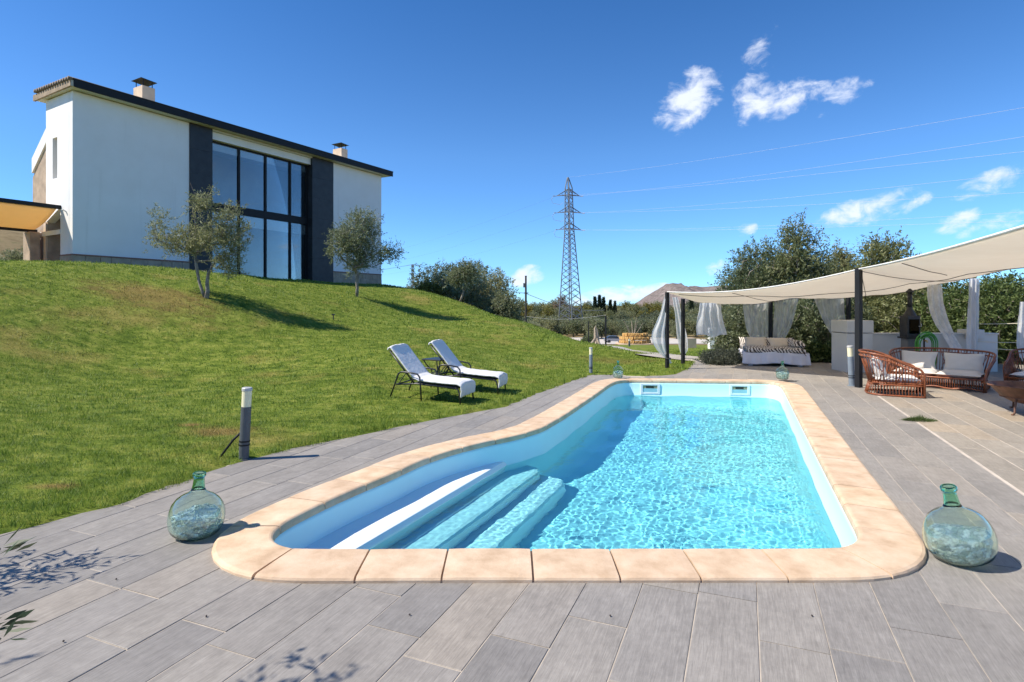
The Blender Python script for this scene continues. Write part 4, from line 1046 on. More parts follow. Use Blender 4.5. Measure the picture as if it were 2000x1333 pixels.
def weed():
    t = thing('weed_tuft', 'green weed tuft growing from a joint of the patio', 'weed', P(1795, 822)); rng = np.random.default_rng(4); n = 900; a = rng.uniform(0, 6.28, n); rr = rng.random(n) ** .6
    b = np.c_[rr * .19 * np.cos(a), rr * .09 * np.sin(a), np.zeros(n)]; h = .085 * (1.15 - rr) * rng.uniform(.5, 1.2, n); d = np.c_[np.cos(a) * rr * .06 + rng.normal(0, .02, n), np.sin(a) * rr * .04 + rng.normal(0, .02, n), h]; w = np.cross(d, rng.normal(size=(n, 3))); w *= .0035 / np.linalg.norm(w, axis=1)[:, None]
    v = np.stack([b - w, b + w, b + d], 1).reshape(-1, 3); link('blades', np_mesh('blades', v, np.arange(len(v)).reshape(-1, 3), M_BUSH, {'tone': np.repeat(rng.beta(2, 3, n), 3)}), t)
    m = MB(); m.lathe([(.0, .012), (.06, .010), (.10, .004), (.12, -.004)], 14); m.build('root_mat', M_BARK, t)
weed()
low_bush('ivy_patch', 'bright green ground plants at the right foot of the bed', Vector((9.0, 16.2, 0)), .7, .35, .42, 110, M_BUSH, 55, .12, .07)

# ------------------------------------------------------------------ glass demijohns
def mat_glass(name, c, rough=0.0):
    m, nt, b = nodes(name); nt.nodes.remove(b); g = nt.nodes.new('ShaderNodeBsdfGlass'); g.inputs['Color'].default_value = (*c, 1); g.inputs['IOR'].default_value = 1.48; g.inputs['Roughness'].default_value = rough
    nt.links.new(g.outputs[0], nt.nodes['Material Output'].inputs[0]); return m
M_GLASS = mat_glass('green_bottle_glass', (.905, .968, .938)); M_NECK = mat_glass('thick_green_glass', (.70, .90, .81))
def mat_film():
    m, nt, b = nodes('crumpled_clear_film'); b.inputs['Base Color'].default_value = (.86, .90, .90, 1); b.inputs['Roughness'].default_value = .25; b.inputs['Metallic'].default_value = .35; t_ = nt.nodes.new('ShaderNodeBsdfTransparent'); t_.inputs['Color'].default_value = (.9, .96, .94, 1); ms = nt.nodes.new('ShaderNodeMixShader')
    mr = nt.nodes.new('ShaderNodeMapRange'); mr.inputs['From Min'].default_value = .42; mr.inputs['From Max'].default_value = .58; mr.inputs['To Min'].default_value = .12; mr.inputs['To Max'].default_value = .75; nt.links.new(noise_tex(nt, 26, 3, .6), mr.inputs['Value']); nt.links.new(mr.outputs[0], ms.inputs[0])
    nt.links.new(b.outputs[0], ms.inputs[1]); nt.links.new(t_.outputs[0], ms.inputs[2]); nt.links.new(ms.outputs[0], nt.nodes['Material Output'].inputs[0]); return m
M_FILM = mat_film()
DEMI = [(.0, .014), (.06, .012), (.105, .002), (.135, .004), (.160, .026), (.181, .07), (.190, .125), (.186, .175), (.170, .222), (.143, .260), (.108, .288), (.072, .306), (.052, .322), (.043, .342)]
NECK = [(.043, .342), (.039, .37), (.036, .405), (.035, .425), (.043, .428), (.045, .436), (.044, .452), (.039, .457), (.031, .456), (.027, .44), (.029, .40), (.033, .365), (.036, .342)]
def demijohn(label, loc, k, tilt, az, seed, squash=1.0, lean=0.0):
    t = thing('demijohn', label, 'bottle', loc, 0, 'green glass demijohns around the pool'); rng = random.Random(seed)
    rot = Matrix.Rotation(az, 3, 'Z') @ Matrix.Rotation(tilt, 3, 'Y') @ Matrix.Rotation(-az, 3, 'Z')
    def shape(m):
        out = []
        for (x, y, z) in m.v:
            b = max(0, 1 - abs(z - .15) / .2); n = mnoise.noise(Vector((x * 7 + seed, y * 7, z * 7))) * .007
            q = rot @ Vector((x * (1 + n * 6) * squash, y * (1 + n * 6), z)); q.x += lean * q.z * 0; out.append((q * k)[:])
        lo = min(p[2] for p in out); return out
    def prof(ps, n=48):
        m = MB(); m.lathe(ps, n); return m
    inner = [(max(0, r - .0055), z + (.006 if i < 4 else 0)) for i, (r, z) in enumerate(DEMI)]
    m = prof(DEMI[:-1] + [DEMI[-1], (.036, .342)] + inner[::-1][1:]); m.v = shape(m); body = m.build('body', M_GLASS, t, smooth=True)
    m = prof([NECK[0]] + NECK[1:], 32); m.v = shape(m); m.build('neck', M_NECK, t, smooth=True)
    # crumpled clear film inside the lower half
    m = MB(); r0 = random.Random(seed + 9)
    def crumple(u, v):
        a = u * 2 * math.pi; z = .018 + .150 * v + (.02 * math.sin(a * 2 + seed) if v > .5 else 0); R_ = float(np.interp(z, [.0, .05, .13, .2], [.115, .158, .178, .168])) if v < .92 else .17 * (1 - v) / .08
        q = Vector((math.cos(a), math.sin(a), v * 3)); n_ = mnoise.noise(q * 5 + Vector((seed, 0, 0))) * .5 + mnoise.noise(q * 13 + Vector((0, seed, 0))) * .5
        R_ = max(.0, R_ * .965 - abs(n_) * .034 - r0.random() * .008); return (R_ * math.cos(a), R_ * math.sin(a), z + r0.uniform(-.005, .005))
    m.grid(crumple, 64, 26)
    m.v = shape(m); tag(m.build('clear_film', M_FILM, t), kind='stuff')
    lo = min(v.co.z for v in body.data.vertices)
    t.location.z -= lo - .001
    return t
demijohn('large green glass demijohn leaning on the deck at the near right corner of the pool', P(1912, 1114) + Vector((0, .12, 0)), 1.0, R(-12), R(0), 3, 1.0)
demijohn('green glass demijohn on the deck at the near left corner of the pool', P(362, 1060) + Vector((0, .12, 0)), .95, R(4), R(0), 5)
demijohn('small green demijohn on the coping at the far left corner of the pool', P(1207, 738, TOPZ) + Vector((0, 0, TOPZ)) * 1, .80, R(0), 0, 7, .78)
demijohn('small green demijohn on the coping at the far right corner of the pool', P(1528, 741, TOPZ) + Vector((0, 0, TOPZ)) * 1, .84, R(0), 0, 8, .78)
for o in bpy.data.objects:
    if o.name.startswith('demijohn') and o.location.y > 8: o.location.z = TOPZ + .002 - min(v.co.z for v in [c for c in o.children if c.name.startswith('body')][0].data.vertices)

# ------------------------------------------------------------------ bollard lamps
M_LAMPGREY = simple('grey_lamp_post', (.085, .095, .105), .45, .12, 8); M_LAMPBLUE = simple('faded_blue_grey_lamp_post', (.19, .23, .27), .5, .1, 8)
M_DIFF = simple('cream_diffuser', (.80, .74, .50), .35, .05, 4); M_CAP = simple('lamp_cap', (.45, .45, .44), .4, .05)
def bollard(label, loc, h, r, mat, lean=(0, 0), stay=False):
    t = thing('bollard_lamp', label, 'lamp', loc, 0, 'bollard lamps in the garden'); t.rotation_euler = (lean[0], lean[1], 0)
    MB().lathe([(r * 1.02, -.05), (r, h * .735)], 20, cap=True).build('post', mat, t, smooth=False)
    MB().lathe([(r * .94, h * .735), (r * .96, h * .955)], 20, cap=True).build('diffuser', M_DIFF, t)
    MB().lathe([(r * 1.04, h * .955), (r * 1.04, h * .99), (r * .9, h)], 20, cap=True).build('cap', M_CAP, t)
    for z in (h * .25, h * .20): MB().lathe([(r * 1.08, z), (r * 1.08, z + .014)], 20, cap=True).build('clamp', M_DARKMETAL, t)
    MB().lathe([(r * 1.5, 0.0), (r * 1.5, .012)], 16, cap=True).build('foot', mat, t)
    if stay: MB().tube([(-.05, 0, .27), (-.12, .01, .2), (-.2, .0, .08), (-.26, -.01, -.02)], .012, 8).build('stay', M_DARKMETAL, t, smooth=True)
    return t
bollard('dark grey bollard lamp with cream top on the lawn edge near the left demijohn', P(476, 898), .75, .050, M_LAMPGREY, (0, R(2.8)), True)
bollard('blue grey bollard lamp on the lawn edge beside the far left pool corner', P(1154, 731), .62, .040, M_LAMPBLUE)
bollard('faded blue grey bollard lamp leaning beside the near canopy post', P(1664, 754), .80, .055, M_LAMPBLUE, (0, R(-3)))
bollard('small bollard lamp beside the garden path beyond the lawn', at_x(1229, 60, 0), .78, .10, M_LAMPGREY)

# ------------------------------------------------------------------ sun loungers and side table
def mat_cloth(name, c, transl=0.0, wr=.5, scale=9):
    m = simple(name, c, .85, .04, 5); nt = m.node_tree; b = nt.nodes['Principled BSDF']; bump(nt, b, noise_tex(nt, scale, 5, .6), wr, .02); b.inputs['Sheen Weight'].default_value = .15
    return m
M_CUSH = mat_cloth('white_cushion_cloth', (.70, .69, .675)); M_BLACKTUBE = simple('black_tube', (.02, .021, .023), .35, .1)
def lounger(label, loc, rz, seed, tilt=0.0):
    t = thing('sun_lounger', label, 'sun lounger', loc, rz, 'sun loungers on the lawn'); t.rotation_euler = (0, tilt, rz); W = .29; r = .016
    for sy in (-1, 1):
        y = sy * W
        MB().tube([(.02, y, 0), (0, y, .18), (-.03, y, .27), (-.09, y, .30)], r, 8).build('front_leg', M_BLACKTUBE, t, smooth=True)
        ya = sy * (W + .05)
        MB().tube([(-.76, ya, 0), (-.79, ya, .28), (-.81, ya, .43), (-.86, ya, .485), (-1.0, ya, .50), (-1.2, ya, .50), (-1.27, ya, .46), (-1.33, ya, .28), (-1.43, ya, .0)], r, 8).build('arm_frame', M_BLACKTUBE, t, smooth=True)
        MB().tube([(-.05, y, .295), (-.9, y, .295), (-1.34, y, .24)], r, 8).build('side_rail', M_BLACKTUBE, t, smooth=True)
        MB().tube([(-.95, y, .30), (-1.5, y, .86)], r, 8).build('back_rail', M_BLACKTUBE, t, smooth=True)
        MB().tube([(-1.16, sy * .2, .5), (-1.33, sy * .2, .25)], .009, 6).build('prop_strut', M_BLACKTUBE, t)
    for x, z in ((-.07, .295), (-.95, .295), (-1.33, .24)): MB().tube([(x, -W, z), (x, W, z)], r * .9, 8).build('crossbar', M_BLACKTUBE, t, smooth=True)
    MB().tube([(-1.5, -W, .86), (-1.5, W, .86)], r, 8).build('top_bar', M_BLACKTUBE, t)
    MB().grid(lambda u, v: (-.07 - .88 * u, -W + 2 * W * v, .306), 6, 4).build('seat_sling', simple('sling', (.10, .10, .10), .8), t, solid=.006)
    # quilted cushion over seat and back, hanging over the foot end
    pth = [(.035, .14), (.045, .26), (.03, .345), (-.06, .372), (-.3, .362), (-.6, .362), (-.86, .366), (-.97, .40), (-1.1, .53), (-1.3, .74), (-1.48, .925), (-1.53, .93), (-1.55, .88)]
    pth = [Vector((x, 0, z)) for x, z in pth]; s = [0]
    for a, b in zip(pth, pth[1:]): s.append(s[-1] + (b - a).length)
    def cf(u, v):
        d = u * s[-1]; x = np.interp(d, s, [p.x for p in pth]); z = np.interp(d, s, [p.z for p in pth]); e = .02
        x2 = np.interp(d + e, s, [p.x for p in pth]); z2 = np.interp(d + e, s, [p.z for p in pth]); n = Vector((-(z - z2) * -1, 0, -(x2 - x))).normalized() if abs(x2 - x) + abs(z2 - z) > 1e-6 else Vector((0, 0, 1))
        q = abs(2 * v - 1); puff = .030 * (1 - q ** 4) * (.75 + .25 * abs(math.sin(d * 7.5))) + mnoise.noise(Vector((d * 6 + seed, v * 4, seed))) * .014 * (1 - q ** 6) + mnoise.noise(Vector((d * 15 + seed, v * 9, 3))) * .006
        wob = mnoise.noise(Vector((d * 2.2, seed, 1.5))) * .015
        return Vector((x, (2 * v - 1) * (W + .02) + wob, z)) + n * puff
    MB().grid(cf, 84, 22).build('cushion', M_CUSH, t, smooth=True, solid=.022)
    return t
LSC = .86
def place_lounger(label, near, far, seed):
    a, b = G(*near), G(*far); d = (a - b); rz = math.atan2(d.y, d.x); W = .31; print('lounger', rz, d.length)
    c = a + Vector((-math.sin(rz), math.cos(rz), 0)) * W * LSC; o = lounger(label, Vector((c.x, c.y, tz(c.x, c.y))), rz, seed, 0); o.scale = (LSC,) * 3; return o
L1 = place_lounger('white cushioned sun lounger nearer the pool steps, left of the pair', (896, 791), (771, 777), 1.3)
L2 = place_lounger('white cushioned sun lounger farther up the pool, right of the pair', (970, 772), (845, 758), 6.1)
for l in (L1, L2):       # rest all feet on the slope
    m = Matrix.Rotation(l.rotation_euler.z, 3, 'Z'); f = [l.location + m @ Vector((x, y, 0)) for x in (0, -1.43 * LSC) for y in (-.26, .26)]; z = [tz(p.x, p.y) for p in f]
    l.rotation_euler.y = math.atan2((z[2] + z[3]) / 2 - (z[0] + z[1]) / 2, 1.43 * LSC); l.location.z = (z[0] + z[1]) / 2
    l.rotation_euler.x = math.atan2((z[1] + z[3]) - (z[0] + z[2]), 1.04)
def side_table():
    q = G(856, 752); t = thing('side_table', 'small black metal side table between the two sun loungers', 'table', q, R(-31))
    MB().box((-.22, -.22, .46), (.22, .22, .485)).build('table_top', M_BLACKTUBE, t, bevel=.008)
    for a in range(4):
        c, s_ = math.cos(a * math.pi / 2 + math.pi / 4), math.sin(a * math.pi / 2 + math.pi / 4)
        MB().tube([(c * .27, s_ * .27, .462), (c * .22, s_ * .22, .38), (c * .12, s_ * .12, .27), (c * .12, s_ * .12, .18), (c * .2, s_ * .2, .08), (c * .27, s_ * .27, 0)], .011, 7).build('leg', M_BLACKTUBE, t, smooth=True)
    MB().tube([(.12 * math.cos(i * .393), .12 * math.sin(i * .393), .22) for i in range(16)], .008, 6, closed=True).build('ring', M_BLACKTUBE, t)
side_table()

# ------------------------------------------------------------------ canopy with posts and curtains
def mat_canopy():
    m, nt, b = nodes('cream_canopy_cloth'); f = noise_tex(nt, 1.6, 6, .6, 'World'); c = ramp(nt, f, [(.3, (.74, .68, .58)), (.7, (.87, .83, .75))]); nt.links.new(c, b.inputs['Base Color']); b.inputs['Roughness'].default_value = .85
    bump(nt, b, noise_tex(nt, 7, 4, .5, 'World'), .5, .02)
    tr = nt.nodes.new('ShaderNodeBsdfTranslucent'); tr.inputs['Color'].default_value = (.90, .84, .74, 1); ms = nt.nodes.new('ShaderNodeMixShader'); ms.inputs[0].default_value = .58
    nt.links.new(b.outputs[0], ms.inputs[1]); nt.links.new(tr.outputs[0], ms.inputs[2]); nt.links.new(ms.outputs[0], nt.nodes['Material Output'].inputs[0]); return m
def mat_sheer(name, op):
    m, nt, b = nodes(name); b.inputs['Base Color'].default_value = (.88, .88, .88, 1); b.inputs['Roughness'].default_value = .9
    w = noise_tex(nt, 3.5, 5, .6, 'World', stretch=(3, 3, .6)); mr = nt.nodes.new('ShaderNodeMapRange'); mr.inputs['From Min'].default_value = .3; mr.inputs['From Max'].default_value = .7; mr.inputs['To Min'].default_value = op - .14; mr.inputs['To Max'].default_value = op + .16; nt.links.new(w, mr.inputs['Value'])
    tl = nt.nodes.new('ShaderNodeBsdfTranslucent'); tl.inputs['Color'].default_value = (.8, .8, .8, 1); m1 = nt.nodes.new('ShaderNodeMixShader'); m1.inputs[0].default_value = .45
    nt.links.new(b.outputs[0], m1.inputs[1]); nt.links.new(tl.outputs[0], m1.inputs[2])
    tp_ = nt.nodes.new('ShaderNodeBsdfTransparent'); ms = nt.nodes.new('ShaderNodeMixShader'); nt.links.new(mr.outputs[0], ms.inputs[0]); nt.links.new(tp_.outputs[0], ms.inputs[1]); nt.links.new(m1.outputs[0], ms.inputs[2]); nt.links.new(ms.outputs[0], nt.nodes['Material Output'].inputs[0]); return m
M_CANOPY = mat_canopy(); M_SHEER = mat_sheer('sheer_white_curtain', .48); M_SHEER2 = mat_sheer('white_curtain', .80)
PA0 = P(1303, 722); PA1 = P(1677, 757)
A0 = Vector((PA0.x, PA0.y, 1.93)); A1 = Vector((PA1.x, PA1.y, 2.30)); A2 = A1 - U * 9.0; A2.z = 2.24
Bk0 = PD(1425, 594, 17.0); Bk1 = PD(1832, 555, 15.4); Bk2 = Bk1 - U * 12.0; Bk2.z = 2.35
BACK = [(0, Bk0), (.12, PD(1480, 592, 16.9)), (.32, PD(1560, 579, 16.6)), (.52, PD(1650, 580, 16.3)), (.72, PD(1730, 575, 16.0)), (.88, PD(1790, 564, 15.6)), (1, Bk1), (1.45, PD(2000, 519, 10.1)), (2, Bk2)]
def back_edge(t):
    k = [a for a, _ in BACK]; return Vector([float(np.interp(t, k, [p[i] for _, p in BACK])) for i in range(3)])
def near_edge(t):
    if t <= 1:
        p = A0.lerp(A1, t); p.z -= .17 * math.sin(math.pi * t) ** .9 ; return p
    p = A1.lerp(A2, t - 1); p.z -= .05 * math.sin(math.pi * (t - 1)); return p
def build_canopy():
    t = thing('canopy', 'cream cloth canopy on black posts over the patio furniture', 'canopy', (float(PA1.x), float(PA1.y), 0)); o = Vector((PA1.x, PA1.y, 0))
    def fn(u, v):
        a, b = near_edge(u * 2), back_edge(u * 2); p = a.lerp(b, v); s = math.sin(math.pi * v); 
        p.z += -.10 * s + .035 * mnoise.noise(Vector((p.x * .9, p.y * .9, .3))) * s + .03 * math.sin(u * 40) * v * (1 - v) * 2 - .03 * abs(math.sin(u * 2 * math.pi * 3)) * (v ** 3)
        return p - o
    MB().grid(fn, 90, 26).build('cloth', M_CANOPY, t, smooth=True, solid=.004)
    MB().tube([near_edge(i / 40) - o + Vector((0, 0, .012)) for i in range(81)], .014, 6).build('edge_hem', simple('white_hem', (.80, .77, .72), .8), t, smooth=True)
    MB().tube([back_edge(i / 20) - o + Vector((0, 0, -.01)) for i in range(41)], .010, 6).build('back_hem', simple('brown_cord', (.28, .19, .10), .8), t, smooth=True)
    post = M_DARKMETAL
    def pst(name, x, y, z, w=.052, z0=-.05): MB().box((x - o.x - w, y - o.y - w, z0), (x - o.x + w, y - o.y + w, z), R(22)).build(name, post, t, bevel=.006)
    pst('post', A0.x, A0.y, A0.z, .038, -.1); pst('post', A1.x, A1.y, A1.z + .03, .05)
    q = G(1334, 711); pst('post', q.x, q.y, 1.78, .040, q.z - .1)
    q = PD(1505, 600, 16.9); pst('post', q.x, q.y, 1.72, .045); q = PD(1657, 600, 16.4); pst('post', q.x, q.y, 1.84, .045)
    q = PD(1902, 600, 13.4); pst('post', q.x, q.y, back_edge(1.18).z, .04); pst('post', A2.x, A2.y, A2.z, .05)
    cb = simple('dark_cable', (.06, .05, .045), .6)
    def under(u, v): 
        p = Vector(fn(u / 2, v)); return p - Vector((0, 0, .02))
    for u0, v0, u1, v1 in ((1.0, .02, .62, .98), (1.0, .02, 1.25, .98), (.05, .05, .95, .55), (.38, .03, .22, .98), (.95, .55, 1.6, .8), (1.35, .02, 1.30, .5)):
        MB().tube([under(u0 + (u1 - u0) * i / 14, v0 + (v1 - v0) * i / 14) for i in range(15)], .007, 5).build('cable', cb, t)
    MB().tube([back_edge(i / 10) - o - Vector((0, 0, .05 - .0)) for i in range(11)], .006, 5).build('cable', cb, t)
build_canopy()
def curtain(label, rows, D0, D1, folds, amp, mat, tie=None, seed=0):
    n = len(rows); base = PD((rows[-1][0] + rows[-1][1]) / 2, rows[-1][2], D1); t = thing('curtain', label, 'curtain', base, 0, 'sheer white curtains hanging from the canopy')
    ys = [r[2] for r in rows]
    def fn(u, v):
        py = ys[0] + (ys[-1] - ys[0]) * v; D = D0 + (D1 - D0) * v
        a = np.interp(py, ys, [r[0] for r in rows]); b = np.interp(py, ys, [r[1] for r in rows])
        # ease between rows so that the cloth swells
        p = PD(a + (b - a) * u, py, D); w = (b - a) / FPX * D
        ph = (u + .06 * mnoise.noise(Vector((u * 3, v * 2, seed + 2)))) * folds * .62 * 2 * math.pi + math.sin(v * 3 + seed) * .8
        p.y += amp * math.sin(ph) * (.6 + .4 * math.sin(v * 4 + seed)) * min(1, w / .25 + .3); p.x += .012 * mnoise.noise(Vector((u * 5, v * 6, seed)))
        if v > .98 and tie is None: p.z += .05 * math.sin(u * 9 + seed) 
        return p - base
    MB().grid(fn, 48, 40).build('cloth', mat, t, smooth=True)
    if tie:
        px, py, rr = tie; D = D0 + (D1 - D0) * (py - ys[0]) / (ys[-1] - ys[0]); c = PD(px, py, D) - base
        MB().tube([c + Vector((rr * math.cos(i * .524), rr * math.sin(i * .524), .012 * math.sin(i))) for i in range(12)], .012, 6, closed=True).build('tie_band', simple('dark_tie', (.03, .03, .03), .7), t)
    return t
def dense(rows, k=6):
    """smooth row table"""
    r = np.array(rows, float); t = np.arange(len(r)); tt = np.linspace(0, len(r) - 1, (len(r) - 1) * k + 1); out = []
    for x in tt:
        i = min(int(x), len(r) - 2); f = x - i; p0, p1, p2, p3 = r[max(i - 1, 0)], r[i], r[i + 1], r[min(i + 2, len(r) - 1)]
        out.append(tuple(.5 * (2 * p1 + (p2 - p0) * f + (2 * p0 - 5 * p1 + 4 * p2 - p3) * f * f + (3 * p1 - p0 - 3 * p2 + p3) * f ** 3)))
    return out
curtain('billowing white curtain tied to the far left canopy post', dense([(1299, 1309, 575), (1288, 1307, 615), (1273, 1306, 655), (1281, 1306, 680), (1295, 1308, 697), (1302, 1309, 702), (1301, 1313, 710)]), 14.25, 14.2, 4, .03, M_SHEER2, (1305, 701, .07))
curtain('narrow white curtain tied to the second post behind the far left post', dense([(1313, 1323, 581), (1319, 1333, 620), (1323, 1342, 660), (1328, 1343, 684), (1330, 1338, 692), (1328, 1340, 704), (1329, 1337, 712)]), 15.0, 16.8, 3, .03, M_SHEER2, (1334, 692, .08))
curtain('short loose white curtain blowing free at the far end of the canopy', dense([(1367, 1408, 592), (1362, 1413, 625), (1360, 1419, 648), (1361, 1421, 656)]), 16.3, 16.4, 5, .05, M_SHEER2)
curtain('sheer curtain swept to the right behind the left end of the bed', dense([(1450, 1504, 590), (1453, 1503, 618), (1459, 1503, 645), (1470, 1504, 665), (1483, 1507, 682), (1494, 1508, 690)]), 16.95, 16.9, 7, .035, M_SHEER)
curtain('sheer curtain swept to the left behind the middle of the bed', dense([(1512, 1561, 578), (1512, 1554, 610), (1511, 1545, 640), (1510, 1532, 663), (1510, 1522, 676)]), 16.7, 16.9, 7, .035, M_SHEER)
curtain('sheer curtain gathered at the back post right of the bed', dense([(1588, 1647, 579), (1602, 1649, 615), (1622, 1652, 650), (1640, 1654, 675), (1647, 1654, 688), (1644, 1653, 702)]), 16.4, 16.4, 6, .03, M_SHEER, (1650, 688, .07))
curtain('white curtain swept sideways behind the sofa', dense([(1811, 1839, 556), (1812, 1842, 590), (1823, 1851, 625), (1845, 1867, 660), (1862, 1886, 690), (1870, 1890, 700)]), 14.6, 13.2, 4, .03, M_SHEER2)
curtain('straight white curtain on the back post right of the sofa', dense([(1893, 1913, 544), (1891, 1911, 600), (1889, 1910, 650), (1888, 1908, 690), (1888, 1911, 706)]), 13.3, 13.3, 4, .03, M_SHEER2)
curtain('thin white curtain at the right edge of the patio', dense([(1992, 2006, 590), (1988, 2003, 640), (1987, 2001, 675), (1991, 2002, 702)]), 12.6, 12.6, 3, .03, M_SHEER2)

# ------------------------------------------------------------------ day bed
def mat_zebra():
    m, nt, b = nodes('zebra_print_cloth'); N = nt.nodes.new; L = nt.links.new
    tc = N('ShaderNodeTexCoord'); w = N('ShaderNodeTexWave'); w.inputs['Scale'].default_value = 5.5; w.inputs['Distortion'].default_value = 7; w.inputs['Detail'].default_value = 2; w.inputs['Detail Scale'].default_value = 1.1
    mp = N('ShaderNodeMapping'); mp.inputs['Rotation'].default_value = (.3, .5, .6); L(tc.outputs['Object'], mp.inputs[0]); L(mp.outputs[0], w.inputs['Vector'])
    L(ramp(nt, w.outputs['Fac'], [(.42, (.045, .032, .028)), (.56, (.66, .60, .53))]), b.inputs['Base Color']); b.inputs['Roughness'].default_value = .85; return m
def pillow(name, c, size, rot, mat, parent, seed):
    def fn(u, v):
        a, b = 2 * u - 1, 2 * v - 1; q = (1 - a ** 4) * (1 - b ** 4); return a, b, q
    m = MB(); sx, sy, sz = size
    for sg in (1, -1):
        def f2(u, v):
            a, b, q = fn(u, v); pin = 1 - .10 * (1 - abs(a)) * (abs(b) > .0) * abs(b) ** 3 - .0
            pin2 = 1 - .10 * (1 - abs(b)) * abs(a) ** 3
            return Vector((a * sx * pin2, b * sy * pin, sg * sz * q ** .55 + sz * .18 * mnoise.noise(Vector((a * 2.2 + seed, b * 2.2, sg)))* q))
        m.grid((lambda u, v: f2(u, v)) if sg > 0 else (lambda u, v: f2(1 - u, v)), 14, 14)
    mt = rot; m.v = [tuple(mt @ Vector(p) + Vector(c)) for p in m.v]; return m.build(name, mat, parent, smooth=True)
def build_bed():
    c = P(1515, 717); t = thing('day_bed', 'low day bed with zebra print mattress and draped white cover under the canopy', 'bed', c + Vector((.05, .1, 0)), R(-16)); z = mat_zebra(); cov = mat_cloth('white_bed_cover', (.66, .64, .68)); W = .74; Dp = 1.75
    for x in (-.6, .6):
        for y in (.12, 1.5): MB().box((x - .05, y - .05, 0), (x + .05, y + .05, .14)).build('leg', cov, t)
    MB().box((-W, .04, .12), (W, Dp, .34)).build('base', cov, t, bevel=.03)
    def drape(u, v):
        x = -W - .06 + (2 * W + .12) * u; k = .02 * math.sin(u * 38) * v + .012 * math.sin(u * 17 + 1)
        return (x + .06 * (u - .5) * v, -.0 - .05 * v - k, .365 - .30 * v - .02 * math.sin(u * 9))
    MB().grid(drape, 60, 10).build('cover_skirt', cov, t, smooth=True, solid=.008)
    def side(u, v): return (W + .03 + .04 * v + .015 * math.sin(u * 20), Dp * u * .55, .365 - .20 * v)
    MB().grid(side, 24, 6).build('cover_side', cov, t, smooth=True, solid=.008)
    m = MB(); m.grid(lambda u, v: (-W + .04 + (2 * W - .06) * u, .0 + Dp * v, .46 + .03 * mnoise.noise(Vector((u * 4, v * 4, 0))) - .10 * max(0, abs(2 * u - 1) - .92) * 10 - (.10 if v == 0 else 0)), 30, 24); m.build('mattress', z, t, smooth=True, solid=.02)
    MB().box((-W + .04, .01, .35), (W - .02, Dp, .45)).build('mattress_side', z, t, bevel=.02)
    rx = Matrix.Rotation(R(62), 3, 'X')
    pillow('back_cushion', (-.36, 1.62, .46), (.38, .24, .11), rx, z, t, 1); pillow('back_cushion', (.36, 1.62, .46), (.40, .24, .11), rx, z, t, 2)
    pillow('side_bolster', (.58, .95, .52), (.16, .55, .13), Matrix.Rotation(R(8), 3, 'Z'), z, t, 3)
    rp = Matrix.Rotation(R(40), 3, 'X'); pc = mat_cloth('beige_pillow_cloth', (.58, .49, .38))
    pillow('pillow', (-.36, 1.05, .55), (.30, .21, .08), Matrix.Rotation(R(-4), 3, 'Z') @ rp, pc, t, 5); pillow('pillow', (.24, 1.0, .55), (.28, .20, .08), Matrix.Rotation(R(14), 3, 'Z') @ rp, pc, t, 6)
build_bed()

